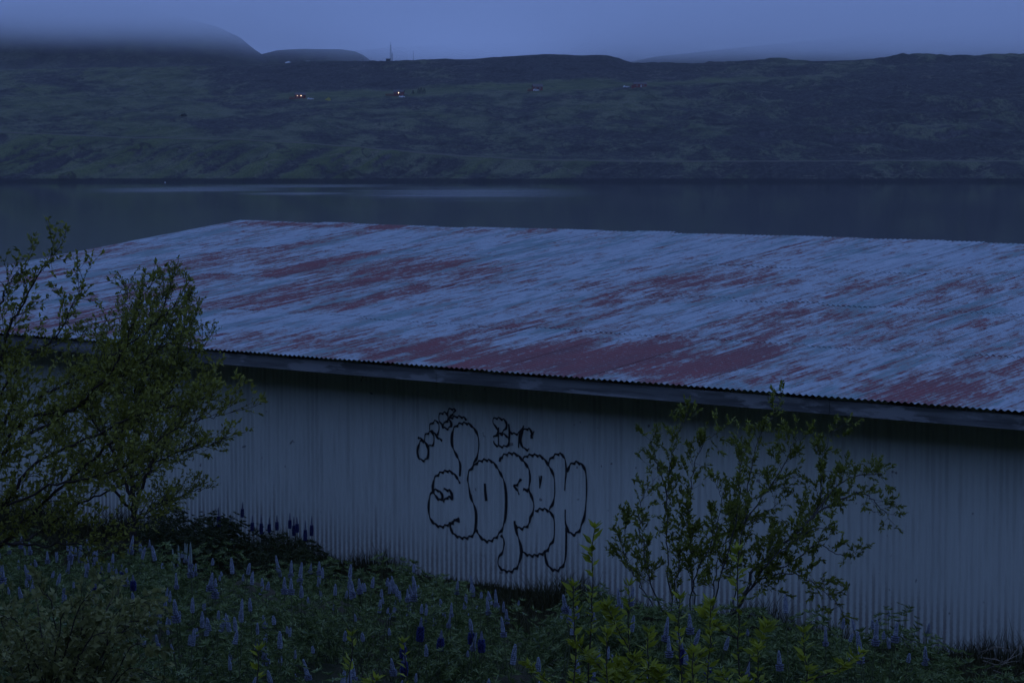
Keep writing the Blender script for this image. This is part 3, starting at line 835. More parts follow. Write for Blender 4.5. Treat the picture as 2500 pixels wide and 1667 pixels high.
class Tree:
    """limbs given by paths; twigs and leaves grow from them"""
    def __init__(s, seed):
        s.r = np.random.default_rng(seed); s.limb = MB(); s.twig = MB()
        s.lp, s.ld, s.ls = [], [], []
    def path(s, ctrl, n=8, wob=0.0):
        c = catmull(np.array(ctrl), n)
        return c + s.r.normal(size=c.shape) * wob
    def add_limb(s, c, r0, r1, sides=6):
        s.limb.tube(c, list(np.linspace(r0, r1, len(c))), sides)
    def leaf(s, p, d, size): s.lp.append(p); s.ld.append(d); s.ls.append(size)
    def twigs(s, c, start, spacing, length, rad, up, spread, leaf_sp, leaf, sub=0.5, bias=(0, 0, 0), endleaf=3, tip_short=0.6):
        seg = np.linalg.norm(np.diff(c, axis=0), axis=1); tot = seg.sum(); cum = np.concatenate([[0], np.cumsum(seg)])
        q = start * tot
        while q < tot:
            f = q / tot
            p = np.array([np.interp(q, cum, c[:, k]) for k in range(3)])
            i = min(np.searchsorted(cum, q), len(c) - 1); i = max(i, 1)
            tg = unit(c[i] - c[i - 1])
            d = unit(tg * 0.9 + s.r.normal(size=3) * spread + np.array([0, 0, up]) + np.array(bias))
            s.shoot(p, d, length * s.r.uniform(0.5, 1.25) * (1 - tip_short * f), rad, up, leaf_sp, leaf, sub, endleaf)
            q += spacing * s.r.uniform(0.5, 1.5)
        s.shoot(c[-1], unit(c[-1] - c[-2]), length * 0.4, rad, up, leaf_sp, leaf, 0, endleaf)
    def shoot(s, p, d, L, rad, up, leaf_sp, leaf, sub, endleaf):
        n = max(3, int(L / 0.06)); pts = [p]; dd = d
        for i in range(n):
            dd = unit(dd + s.r.normal(size=3) * 0.14 + np.array([0, 0, up * 0.09]))
            pts.append(pts[-1] + dd * (L / n))
        s.twig.tube(pts, list(np.linspace(rad, rad * 0.35, len(pts))), 3, cap=False)
        pts = np.array(pts)
        m = max(2, int(L / leaf_sp))
        for k in range(m):
            f = s.r.uniform(0.18, 1.0)
            i = min(int(f * n), n - 1); q = pts[i] + (pts[i + 1] - pts[i]) * s.r.random()
            tg = unit(pts[i + 1] - pts[i])
            s.leaf(q, unit(tg * 0.8 + s.r.normal(size=3) * 0.75 + np.array([0, 0, 0.12])), leaf * s.r.uniform(0.6, 1.2))
        tg = unit(pts[-1] - pts[-2])
        for k in range(endleaf):
            s.leaf(pts[-1] - tg * 0.01 * k, unit(tg + s.r.normal(size=3) * 0.45), leaf * s.r.uniform(0.7, 1.15))
        if sub > 0 and L > 0.16:
            for k in range(s.r.poisson(sub * L / 0.1)):
                i = s.r.integers(1, n)
                s.shoot(pts[i], unit(unit(pts[i + 1] - pts[i]) + s.r.normal(size=3) * 0.5 + np.array([0, 0, up * 0.5])), L * s.r.uniform(0.3, 0.55), rad * 0.6, up, leaf_sp, leaf, 0, endleaf)
    def finish(s, name, base, bark, leafm, wid, label, cat, group=None, fold=0.25, limb_name='trunk', seed=0):
        root = empty(name, tuple(base))
        tag(root, label, cat, group)
        off = np.asarray(base, float)
        for mb, nm in ((s.limb, limb_name), (s.twig, 'branches')):
            if mb.v:
                mb.v = [tuple(np.asarray(v) - off) for v in mb.v]
                o = mb.build(nm, bark, root, True)
                if nm == 'branches': o['kind'] = 'stuff'
        sz = np.array(s.ls)
        o = obj('crown', leaves_mesh('crown', np.array(s.lp) - off, np.array(s.ld), sz, sz * wid, leafm, fold, 0.12, seed), root)
        o['kind'] = 'stuff'
        return root

M_BARK = plain('willow_bark', (0.045, 0.036, 0.028), 0.9, 0.15, 0.4, 12)
M_BARK_PALE = plain('pale_bark', (0.085, 0.08, 0.075), 0.85, 0.15, 0.35, 12)
M_LEAF_A = leaf_mat('willow_leaf', (0.11, 0.12, 0.020), (0.28, 0.28, 0.045))
M_LEAF_B = leaf_mat('small_willow_leaf', (0.10, 0.11, 0.020), (0.25, 0.26, 0.042))
M_LEAF_C = leaf_mat('bush_leaf', (0.09, 0.11, 0.018), (0.24, 0.26, 0.036))
M_LEAF_D = leaf_mat('young_leaf', (0.17, 0.20, 0.018), (0.32, 0.34, 0.028), 0.4)
M_LEAF_E = leaf_mat('dusty_leaf', (0.11, 0.12, 0.035), (0.28, 0.28, 0.09))
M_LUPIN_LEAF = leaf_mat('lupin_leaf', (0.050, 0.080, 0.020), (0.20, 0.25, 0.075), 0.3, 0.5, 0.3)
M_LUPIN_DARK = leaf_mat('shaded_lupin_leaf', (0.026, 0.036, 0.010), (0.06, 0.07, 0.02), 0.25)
M_STEM = plain('lupin_stem', (0.06, 0.07, 0.03), 0.7, 0.2)
M_BUD = leaf_mat('lupin_bud', (0.20, 0.235, 0.28), (0.38, 0.41, 0.46), 0.3, 0.8, 0.1)
M_BUD_G = leaf_mat('green_lupin_bud', (0.28, 0.34, 0.30), (0.42, 0.47, 0.40), 0.3, 0.8, 0.1)
M_FLORET = leaf_mat('lupin_floret', (0.022, 0.028, 0.11), (0.06, 0.07, 0.22), 0.3, 0.6, 0.2)
M_FLORET_P = leaf_mat('pale_lupin_floret', (0.15, 0.165, 0.22), (0.26, 0.275, 0.34), 0.3, 0.7, 0.15)
M_GRASS = leaf_mat('grass_blade', (0.028, 0.030, 0.009), (0.075, 0.070, 0.026), 0.3)
M_DRY = plain('dry_stalk', (0.26, 0.22, 0.16), 0.8, 0.2)

# ---- big willow coming in from the left, close to the camera
A = Tree(21)
DA = 14.0
def jd(k): return DA + k
limbsA = [
    ([(-420, 1560, .2), (-150, 1400, .1), (0, 1330, 0), (60, 1270, 0), (150, 1190, -.1), (260, 1090, -.2), (350, 1000, -.3), (450, 880, -.4)], .030, .006),
    ([(-300, 1480, .3), (-60, 1150, .3), (20, 1000, .3), (110, 930, .2), (200, 880, .2), (290, 800, .1), (370, 740, 0), (430, 690, -.1)], .026, .004),
    ([(-300, 1480, .3), (-120, 1120, .6), (-20, 900, .6), (20, 760, .6), (60, 680, .5), (110, 590, .5), (138, 560, .5)], .022, .003),
    ([(-300, 1480, .3), (-80, 1180, 0), (40, 1080, -.1), (150, 1000, -.2), (250, 900, -.3), (300, 800, -.3), (340, 700, -.3), (345, 655, -.3)], .024, .004),
    ([(-300, 1480, .3), (-100, 1100, .9), (0, 930, .9), (60, 830, .8), (140, 760, .8), (190, 660, .8), (205, 630, .8)], .020, .003),
    ([(-150, 1400, .1), (0, 1240, -.3), (90, 1130, -.4), (220, 1060, -.4), (330, 1000, -.5), (440, 960, -.6), (500, 940, -.7), (520, 900, -.7)], .022, .003),
    ([(0, 1330, 0), (80, 1310, .4), (180, 1240, .4), (300, 1180, .3), (420, 1110, .2), (520, 1080, .1), (550, 1060, .1)], .016, .003),
    ([(0, 1330, 0), (120, 1330, -.2), (230, 1320, -.3), (330, 1270, -.4), (400, 1230, -.4)], .013, .003),
    ([(-300, 1480, .3), (-150, 1000, .4), (-60, 800, .4), (0, 690, .4), (20, 640, .4), (60, 600, .4)], .022, .003),
    ([(-60, 1150, .3), (60, 1010, 0), (200, 960, -.2), (330, 850, -.3), (400, 790, -.3), (450, 770, -.4)], .018, .003),
    ([(0, 1240, -.3), (140, 1180, -.6), (280, 1150, -.7), (400, 1060, -.8), (460, 1020, -.8), (520, 1000, -.8), (560, 985, -.8)], .014, .002),
]
for ctrl, r0, r1 in limbsA:
    c = A.path([P(x, y + 55 * min(1.0, max(0.0, (1100 - y) / 300)), jd(k)) for x, y, k in ctrl], 7, 0.006)
    A.add_limb(c, r0 * 0.55, r1 * 0.6, 5)
    A.twigs(c, 0.20, 0.034, 0.42, 0.0020, 0.35, 0.52, 0.020, 0.034, 1.1, bias=(0.28, 0, 0.08))
baseA = P(-420, 1560, DA + .2)
baseA = np.array([baseA[0], baseA[1], 0]); 
lx, ly, _ = W2L(baseA)
baseA[2] = float(ground_z(-ly, lx)) - 0.05
A.add_limb(A.path([baseA, (baseA + P(-420, 1560, DA + .2)) / 2 + np.array([.03, 0, 0]), P(-420, 1560, DA + .2), P(-300, 1480, DA + .3)], 4), .06, .032, 7)
A.finish('willow_tree', baseA, M_BARK, M_LEAF_A, 0.52, 'large arching willow with many thin limbs leaning in from the left edge', 'tree', seed=1)

# ---- smaller willow with an upright trunk, nearer the wall
def gpoint(px, t_off):
    """point on the ground, in column px, at distance t_off from the wall"""
    q = on_plane(px, 1300, t_off)
    return L2W(q[0], q[1], float(ground_z(t_off, q[0])))
B = Tree(33)
bB = gpoint(322, 2.6); dB = bB[1]
for ctrl, r0, r1 in [
    ([(322, 1385, 0), (324, 1290, 0), (325, 1200, 0), (322, 1120, 0), (330, 1040, .1), (350, 930, .1), (380, 820, .1), (410, 720, 0), (425, 670, 0)], .055, .006),
    ([(324, 1260, 0), (350, 1180, -.3), (390, 1100, -.5), (440, 1030, -.6), (490, 960, -.7), (530, 900, -.7)], .03, .004),
    ([(325, 1220, 0), (290, 1130, .3), (250, 1040, .5), (230, 940, .6), (240, 850, .7), (260, 790, .7)], .03, .004),
    ([(325, 1200, 0), (370, 1150, .4), (420, 1110, .7), (470, 1080, .8), (520, 1080, .9)], .022, .004),
    ([(325, 1280, 0), (380, 1230, -.5), (440, 1210, -.8), (500, 1190, -.9)], .02, .004),
    ([(322, 1120, 0), (360, 1000, -.3), (410, 900, -.5), (450, 830, -.5), (480, 770, -.5)], .025, .004),
    ([(325, 1160, 0), (300, 1050, -.4), (300, 940, -.6), (310, 850, -.7), (330, 770, -.7), (350, 740, -.7)], .025, .004),
    ([(324, 1250, 0), (260, 1180, -.4), (190, 1130, -.6), (130, 1050, -.7), (90, 980, -.7)], .025, .004),
    ([(322, 1120, 0), (300, 1000, .2), (290, 900, .3), (300, 800, .3), (310, 720, .3), (320, 690, .3)], .02, .004),
    ([(330, 1040, .1), (400, 960, -.2), (450, 900, -.3), (490, 860, -.3), (510, 820, -.3)], .02, .004),
    ([(325, 1200, 0), (400, 1080, .3), (450, 1000, .5), (490, 950, .6), (500, 900, .6)], .02, .004),
    ([(325, 1160, 0), (250, 1060, -.2), (190, 960, -.3), (180, 880, -.3), (200, 820, -.3)], .02, .004),
    ([(350, 930, .1), (400, 830, -.2), (440, 760, -.3), (455, 700, -.3)], .015, .003),
    ([(330, 1040, .1), (340, 900, -.4), (360, 800, -.5), (390, 730, -.5), (400, 690, -.5)], .018, .003),
    ([(330, 1040, .1), (380, 940, .4), (430, 860, .6), (455, 790, .6), (470, 740, .6)], .02, .004)]:
    c = B.path([P(x, y, dB + k) for x, y, k in ctrl], 7, 0.012)
    B.add_limb(c, r0 * 0.75, r1 * 0.6, 6)
    B.twigs(c, 0.22, 0.034, 0.50, 0.0026, 0.4, 0.6, 0.022, 0.036, 1.5)
B.finish('willow_tree', bB - np.array([0, 0, 0.05]), M_BARK, M_LEAF_B, 0.5, 'smaller willow with dark upright trunk standing between the shed and the arching willow', 'tree', seed=2)

# ---- bush in front of the wall, right of the graffiti
Cc = Tree(45)
bC = gpoint(1735, 2.8); dC = bC[1]
limbsC = [
    [(1790, 1500, 0), (1825, 1440, 0), (1840, 1390, 0), (1900, 1340, -.1), (1985, 1260, -.2), (2060, 1215, -.3), (2110, 1205, -.3), (2150, 1240, -.3), (2178, 1270, -.3)],
    [(1840, 1390, 0), (1930, 1330, .2), (1990, 1250, .3), (2005, 1190, .3), (2010, 1110, .3), (2030, 1060, .3), (2060, 1035, .3)],
    [(1790, 1500, 0), (1800, 1400, .2), (1815, 1280, .3), (1830, 1170, .3), (1850, 1080, .3), (1890, 1010, .3), (1905, 970, .3)],
    [(1735, 1500, 0), (1760, 1400, -.3), (1800, 1260, -.4), (1810, 1150, -.4), (1815, 1090, -.4), (1800, 1060, -.4)],
    [(1700, 1500, 0), (1690, 1400, 0), (1680, 1290, 0), (1685, 1200, .1), (1700, 1120, .1), (1730, 1070, .1), (1765, 1050, .1)],
    [(1640, 1500, 0), (1630, 1380, .1), (1628, 1270, .2), (1632, 1170, .2), (1645, 1100, .2), (1660, 1050, .2), (1680, 1000, .2)],
    [(1632, 1220, .2), (1610, 1150, .3), (1595, 1100, .3), (1585, 1075, .3)],
    [(1620, 1490, 0), (1590, 1420, -.2), (1570, 1330, -.2), (1560, 1260, -.2), (1575, 1200, -.2), (1600, 1170, -.2)],
    [(1600, 1490, 0), (1560, 1420, .2), (1530, 1370, .3), (1525, 1310, .3), (1535, 1260, .3)],
    [(1790, 1500, 0), (1850, 1420, -.3), (1920, 1400, -.4), (1980, 1420, -.5), (2030, 1460, -.5), (2060, 1490, -.5)],
    [(1840, 1390, 0), (1920, 1380, .3), (1990, 1330, .4), (2040, 1350, .4), (2080, 1360, .4), (2100, 1350, .4)],
    [(1985, 1260, -.2), (2050, 1180, -.2), (2100, 1160, -.2), (2140, 1160, -.2), (2160, 1155, -.2)],
    [(1815, 1280, .3), (1870, 1200, .4), (1910, 1140, .5), (1930, 1090, .5), (1970, 1060, .5)],
    [(1740, 1500, 0), (1745, 1420, .4), (1770, 1330, .5), (1850, 1260, .5), (1900, 1230, .5)],
    [(1790, 1500, 0), (1870, 1380, -.5), (1940, 1320, -.6), (1990, 1290, -.7), (2030, 1290, -.7)],
    [(1680, 1500, 0), (1700, 1400, -.4), (1740, 1320, -.5), (1760, 1240, -.5), (1750, 1180, -.5)],
    [(1660, 1500, 0), (1650, 1440, -.3), (1660, 1370, -.4), (1700, 1300, -.5)],
]
for k, ctrl in enumerate(limbsC):
    c = Cc.path([P(x, y, dC + kk) for x, y, kk in ctrl], 6, 0.008)
    Cc.add_limb(c, .019 if k == 0 else .008, .002, 5)
    thin = 0.6 if k in (5, 6) else 1.0
    Cc.twigs(c, 0.25, 0.036 / thin, 0.33, 0.0020, 0.5, 0.85, 0.030, 0.048, 0.9, endleaf=9, tip_short=0.45)
Cc.finish('willow_bush', bC - np.array([0, 0, 0.05]), M_BARK_PALE, M_LEAF_C, 0.42, 'spreading willow bush with pale forked stem in front of the wall right of the graffiti', 'bush', seed=3)

# ---- leafy bush in the lower left corner
E = Tree(57)
pE = P(120, 1640, 12.0); lx, ly, _ = W2L(pE); bE = np.array([pE[0], pE[1], float(ground_z(-ly, lx))])
rg = np.random.default_rng(9)
for k in range(34):
    tx = rg.uniform(-60, 390); ty = rg.uniform(1400, 1640) + max(0, tx - 250) * 0.5
    dz = rg.uniform(-.7, .7)
    st = P(120 + rg.uniform(-90, 110), 1720, 12 + dz * 0.3)
    en = P(tx, ty, 12 + dz)
    c = E.path([bE + rg.normal(size=3) * [.12, .12, 0], st * 0.6 + bE * 0.4, st * 0.4 + en * 0.6 + np.array([0, 0, 0.07]), en], 6, 0.004)
    E.add_limb(c, .006, .002, 4)
    E.twigs(c, 0.35, 0.036, 0.24, 0.0016, 0.1, 0.6, 0.018, 0.044, 0.9, bias=(0.15, 0, 0))
E.finish('leafy_bush', bE - np.array([0, 0, 0.05]), M_BARK, M_LEAF_E, 0.6, 'low dull green bush filling the lower left corner', 'bush', seed=4, limb_name='stems')

# ---- yellow-green willow shoots in the foreground
def sapling(tip, base_px, d, leaf, n_leaf, label, seed, side=0):
    T = Tree(seed)
    tp = P(tip[0], tip[1], d)
    bp = P(base_px, 1700, d); lx, ly, _ = W2L(bp); bp = np.array([bp[0], bp[1], float(ground_z(-ly, lx)) - 0.03])
    rg = T.r
    c = T.path([bp, bp * 0.5 + tp * 0.5 + rg.normal(size=3) * 0.03, tp], 10, 0.004)
    T.add_limb(c, 0.007, 0.0025, 5)
    axes = [(c, 1.0)]
    for k in range(side):
        i = rg.integers(int(len(c) * 0.35), int(len(c) * 0.85))
        e = c[i] + np.array([rg.uniform(-.28, .28), rg.uniform(-.2, .2), rg.uniform(.08, .26)])
        c2 = T.path([c[i], (c[i] + e) / 2 + np.array([0, 0, -.02]), e], 6, 0.003)
        T.add_limb(c2, 0.004, 0.002, 4); axes.append((c2, 0.7))
    for ax, sc in axes:
        m = len(ax)
        for k in range(int(n_leaf * sc)):
            f = 1 - rg.random() ** 1.2 * 0.6
            i = min(int(f * (m - 1)), m - 2)
            q = ax[i] + (ax[i + 1] - ax[i]) * rg.random(); tg = unit(ax[i + 1] - ax[i])
            a = rg.uniform(0, 6.283)
            out = np.array([math.cos(a), math.sin(a), 0.0])
            T.leaf(q, unit(out * (1.35 - 0.5 * f) + tg * (0.25 + 0.5 * f)), leaf * rg.uniform(0.6, 1.15) * (0.75 + 0.35 * f))
        for k in range(7):
            a = 0.9 * k
            T.leaf(ax[-1], unit(np.array([math.cos(a), math.sin(a), 0]) * 0.85 + unit(ax[-1] - ax[-2])), leaf * rg.uniform(0.6, 0.95))
    return T.finish('willow_shoot', bp, M_BARK, M_LEAF_D, 0.33, label, 'shrub', 'yellow green willow shoots in the foreground', 0.15, 'stem', seed)
shoots = [
    ((1450, 1292), 1462, 13.2, .078, 40, 2, 'tallest yellow green shoot, alone against the wall right of the graffiti'),
    ((1400, 1430), 1440, 13.0, .070, 40, 2, 'yellow green shoot at the left edge of the foreground shoots'),
    ((1535, 1432), 1530, 13.0, .072, 46, 3, 'bushy yellow green shoot below the left side of the willow bush'),
    ((1655, 1462), 1650, 13.3, .078, 30, 1, 'slim yellow green shoot with spread star of leaves under the bush stems'),
    ((1800, 1345), 1800, 13.2, .074, 42, 2, 'tall yellow green shoot in front of the forked bush stem'),
    ((1735, 1475), 1722, 12.8, .072, 50, 3, 'leafy yellow green shoot left of the tall shoot at the bush'),
    ((1580, 1545), 1585, 12.6, .070, 46, 3, 'low yellow green shoot between the bushy shoot and the slim one'),
    ((1480, 1545), 1490, 12.6, .068, 46, 3, 'low yellow green shoot beneath the tallest shoot'),
    ((1960, 1545), 1930, 12.8, .070, 46, 3, 'yellow green shoot at the right end of the foreground shoots'),
    ((1850, 1580), 1850, 12.5, .068, 40, 2, 'low yellow green shoot second from the right end'),
    ((1690, 1590), 1690, 12.3, .070, 40, 2, 'low yellow green shoot at the bottom edge under the leafy one'),
    ((630, 1590), 622, 12.0, .066, 14, 1, 'small yellow green shoot at the bottom edge, leftmost of all'),
    ((862, 1548), 855, 13.2, .066, 14, 1, 'small yellow green shoot among lupins below the dark hedge by the wall'),
    ((985, 1570), 995, 13.2, .060, 12, 1, 'sparse yellow green shoot among deep blue lupins'),
]
for k, (tip, bx, d, lf, nl, sd_, lab) in enumerate(shoots):
    sapling(tip, bx, d, lf * 1.0, int(nl * 1.7), lab, 100 + k, sd_ + 1)

# ---- lupins -------------------------------------------------------
def palmate(rg, centre, up, R, n=9):
    """leaflets of one palmate leaf: points, directions, sizes"""
    up = unit(up); a = unit(np.cross(up, np.array([0.3, 0.9, 0.1]))); b = np.cross(up, a)
    ph = rg.uniform(0, 6.28)
    ang = ph + np.arange(n) * 2 * math.pi / n
    d = np.cos(ang)[:, None] * a + np.sin(ang)[:, None] * b + up * rg.uniform(0.15, 0.75)
    return np.repeat(centre[None], n, 0), unit(d), np.full(n, R) * rg.uniform(0.8, 1.1, n)

def lupin_leaves(rg, base, height, spread, count, R=0.055):
    """leaves of one lupin plant"""
    pp, dd, ss, stems = [], [], [], []
    for k in range(count):
        a = rg.uniform(0, 6.28); rr = spread * math.sqrt(rg.random())
        h = height * (0.45 + 0.55 * rg.random()) * (1 - 0.35 * (rr / spread) ** 2)
        c = base + np.array([math.cos(a) * rr, math.sin(a) * rr, h])
        p, d, s_ = palmate(rg, c, np.array([math.cos(a) * 0.5, math.sin(a) * 0.5, 1.0]) + rg.normal(size=3) * 0.2, R * rg.uniform(0.7, 1.25))
        pp.append(p); dd.append(d); ss.append(s_); stems.append((base + np.array([math.cos(a) * rr * .3, math.sin(a) * rr * .3, h * 0.25]), c))
    return pp, dd, ss, stems

outline = cur(list(zip(OUT_X, OUT_Y)))
def scatter(n, tmin, tmax, xmin, xmax, hh, rg):
    out = []
    while len(out) < n:
        tt = rg.uniform(tmin, tmax); x = rg.uniform(xmin, xmax)
        z = float(ground_z(tt, x)); p = L2W(x, -tt, z)
        if p[1] < 3: continue
        u, v = project(p + np.array([0, 0, hh]))
        if v < outline(float(u)) + rg.uniform(0, 12): continue
        out.append(p)
    return out
rg = np.random.default_rng(77)
XA = on_plane(-700, 1300, 4)[0]; XB = on_plane(3100, 1300, 4)[0]
clumps = scatter(340, 2.4, 11.5, XA, XB, 0.46, rg)
pp, dd, ss = [], [], []
stm = MB()
for p in clumps:
    R_ = rg.uniform(0.20, 0.46); H_ = 0.22 + R_ * rg.uniform(0.5, 1.35); n_ = int(70 * (R_ / 0.3) ** 1.6 + 24)
    for k in range(n_):
        a = rg.uniform(0, 6.283); e_ = math.asin(rg.random() ** 0.8) * (0.95 if rg.random() < 0.8 else 0.5)
        sh = rg.uniform(0.82, 1.06)
        o_ = np.array([math.cos(a) * math.cos(e_), math.sin(a) * math.cos(e_), math.sin(e_)])
        c = p + o_ * np.array([R_, R_, H_]) * sh
        a1, b1, c1 = palmate(rg, c, o_ * np.array([1, 1, 0.9]) + np.array([0, 0, 0.45]) + rg.normal(size=3) * 0.22, 0.060 * rg.uniform(0.65, 1.25))
        pp.append(a1); dd.append(b1); ss.append(c1)
        if k % 6 == 0: stm.tube([p + o_ * np.array([R_, R_, 0]) * .25, c], [0.003, 0.002], 3, cap=False)
pp = np.vstack(pp); dd = np.vstack(dd); ss = np.concatenate(ss)
bed = empty('lupin_foliage', (0, 0, 0))
tag(bed, 'mass of green palmate lupin leaves covering the slope below the wall', 'foliage', kind='stuff')
o = obj('leaves', leaves_mesh('leaves', pp, dd, ss, ss * 0.25, M_LUPIN_LEAF, 0.2, 0.10, 5, True), bed); o['kind'] = 'stuff'
o = stm.build('stalks', M_STEM, bed); o['kind'] = 'stuff'

# flower spikes: whorls of small buds round a stem
def bud(mbv, mbf, c, d, L, W):
    d = unit(d); a = unit(np.cross(d, np.array([0.21, 0.4, 0.9]))); b = np.cross(d, a)
    k = len(mbv)
    mbv += [c, c + d * L * 0.55 + a * W, c + d * L * 0.55 + b * W, c + d * L * 0.55 - a * W, c + d * L * 0.55 - b * W, c + d * L]
    mbf += [(k, k + 2, k + 1), (k, k + 3, k + 2), (k, k + 4, k + 3), (k, k + 1, k + 4), (k + 5, k + 1, k + 2), (k + 5, k + 2, k + 3), (k + 5, k + 3, k + 4), (k + 5, k + 4, k + 1)]
def spike_mesh(name, seed, H, R, z0, z1, open_, mat):
    """part of a spike between the fractions z0 and z1 of its height"""
    rg = np.random.default_rng(seed); v, f = [], []
    nw = max(3, int((z1 - z0) * H / 0.0095))
    for w in range(nw):
        t_ = z0 + (z1 - z0) * (w + 0.5) / nw
        r = R * (1 - t_ ** 3.5) ** 0.7 * (0.72 + 0.28 * min(1, t_ * 4))
        nb = max(4, int(7 * (1 - t_) + 3))
        for k in range(nb):
            a = 2 * math.pi * (k + 0.5 * (w % 2)) / nb + rg.uniform(-.2, .2)
            o_ = np.array([math.cos(a), math.sin(a), 0])
            lift = (0.35 if open_ else 1.3)
            L = r * (1.1 if open_ else 0.9) * (1 - 0.3 * t_) + 0.004
            bud(v, f, o_ * r * 0.15 + np.array([0, 0, t_ * H]), o_ + np.array([0, 0, lift + t_ * 1.2]), L, (0.0052 if open_ else 0.0042) + r * 0.08)
    return mesh_np(name, np.array(v), np.array(f), mat)
def stem_mesh(L, rad=0.004):
    b = MB(); b.tube([(0, 0, 0), (0.006, 0.003, L * 0.5), (0, 0, L)], [rad, rad * .9, rad * .7], 4)
    return b.mesh('stem', M_STEM)
kinds = []
for seed, H, R, fl in ((1, .085, .021, 0), (2, .115, .023, 0), (3, .065, .020, 0), (4, .15, .023, .2), (5, .13, .024, .28), (6, .10, .022, 0)):
    m1 = spike_mesh('flower_spike', seed, H, R, fl, 0.99, False, M_BUD)
    m2 = spike_mesh('open_florets', seed + 50, H, R * 1.08, 0.0, fl, True, M_FLORET_P) if fl else None
    kinds.append((H, m1, m2))
blue = []
for seed, H, R in ((11, .16, .026), (12, .19, .027), (13, .14, .025)):
    blue.append((H, spike_mesh('flower_spike', seed, H, R, 0.55, 0.99, False, M_FLORET_P), spike_mesh('open_florets', seed + 50, H, R * 1.2, 0.0, 0.55, True, M_FLORET)))
tallk = []
for seed, H, R in ((21, .20, .020), (22, .23, .021)):
    tallk.append((H, spike_mesh('flower_spike', seed, H, R, 0.15, 0.99, False, M_BUD_G), spike_mesh('open_florets', seed + 50, H, R * 1.2, 0.0, 0.15, True, M_FLORET_P)))
darkk = []
for seed, H, R in ((31, .24, .020), (32, .19, .019)):
    darkk.append((H, spike_mesh('flower_spike', seed, H, R, 0.5, 0.99, False, M_FLORET_P), spike_mesh('open_florets', seed + 50, H, R * 1.2, 0.0, 0.5, True, M_FLORET)))
M_STEMS = stem_mesh(0.46)
lf_meshes = []
for k in range(4):
    r_ = np.random.default_rng(200 + k)
    a, b_, c_, _ = lupin_leaves(r_, np.zeros(3), 0.40, 0.10, 4, 0.055)
    q = np.concatenate(c_)
    lf_meshes.append(leaves_mesh('leaves', np.vstack(a), np.vstack(b_), q, q * 0.27, M_LUPIN_LEAF, 0.2, 0.1, k))
def lupin(p, kind, label, group, rg, stem_scale=1.0, size=1.0, lean=0.12, leaves=True):
    H, m1, m2 = kind
    root = empty('lupin', tuple(p), rg.uniform(0, 6.28))
    root.rotation_euler = (rg.normal() * lean, rg.normal() * lean, rg.uniform(0, 6.28))
    tag(root, label, 'lupin', group)
    s_ = obj('stem', M_STEMS, root); s_.scale = (1, 1, stem_scale)
    o1 = obj('flower_spike', m1, root, (0, 0, 0.455 * stem_scale)); o1.scale = (size,) * 3
    if m2:
        o2 = obj('open_florets', m2, root, (0, 0, 0.455 * stem_scale)); o2.scale = (size,) * 3
    if leaves:
        obj('leaves', lf_meshes[rg.integers(4)], root, None, (0, 0, rg.uniform(0, 6.28)))
    return root
rg = np.random.default_rng(123)
cnt = 0
sp_pts = []
tries = 0
while cnt < 285 and tries < 20000:
    tries += 1
    p = scatter(1, 2.4, 10.5, on_plane(-30, 1300, 4)[0], on_plane(2530, 1300, 4)[0], 0.66, rg)[0]
    u, v = project(p + np.array([0, 0, 0.68]))
    if u < 0 or u > 2500 or v > 1690: continue
    if v < outline(float(u)) + 70 and rg.random() < 0.55: continue
    # fewer flowers under the bush in the corner and along the very bottom
    if u < 380 and v > 1440 and rg.random() > 0.12: continue
    if u > 1500 and u < 1950 and v > 1560 and rg.random() > 0.6: continue
    if v > 1600 and rg.random() > 0.7: continue
    if any((p[0] - q[0]) ** 2 + (p[1] - q[1]) ** 2 < 0.0064 for q in sp_pts): continue
    sp_pts.append(p)
    ki = rg.integers(len(kinds)); kind = kinds[ki]
    shape = ('short stubby', 'slender', 'short stubby', 'violet-footed long', 'violet-footed long', 'slender')[ki]
    place = ('under the arching willow' if u < 420 else 'below the dark thicket' if u < 800 else 'below the graffiti' if u < 1220 else
             'among the yellow shoots' if u < 1960 else 'at the far right')
    depth = 'back of the bed' if v < outline(float(u)) + 75 else 'front of the bed' if v > 1580 else 'middle of the bed'
    lupin(p, kind, shape + ' pale lupin spike ' + place + ', ' + depth, 'pale budding lupins ' + place, rg, rg.uniform(1.2, 1.65), rg.uniform(0.75, 1.35), 0.13)
    cnt += 1
def at_px(px, py, top):
    """ground point whose plant top (height top) shows at the pixel"""
    best = None
    for tt in np.linspace(1.0, 11.5, 106):
        q = on_plane(px, py, tt)
        dz = abs(q[2] - top - float(ground_z(tt, q[0])))
        if best is None or dz < best[0]: best = (dz, tt, q[0])
    return L2W(best[2], -best[1], float(ground_z(best[1], best[2])))
for (px, py) in ((255, 1380), (300, 1385), (330, 1400), (205, 1400), (1025, 1490), (1050, 1480), (1080, 1495), (1100, 1500), (1010, 1510), (1060, 1520), (965, 1565), (978, 1590), (1175, 1550), (1145, 1525), (1740, 1605), (1690, 1560)):
    lupin(at_px(px, py, .76), blue[rg.integers(3)], 'deep blue lupin in open flower among the paler budding spikes', 'deep blue flowering lupins in the bed', rg, 1.3, 1.0, 0.06)
for (px, py) in ((432, 1326), (446, 1336), (457, 1322), (466, 1326), (424, 1345)):
    lupin(at_px(px, py, .84), tallk[rg.integers(2)], 'tall whitish green lupin spike in the cluster below the small willow', 'tall whitish lupins in one cluster', rg, 1.4, 1.0, 0.05)
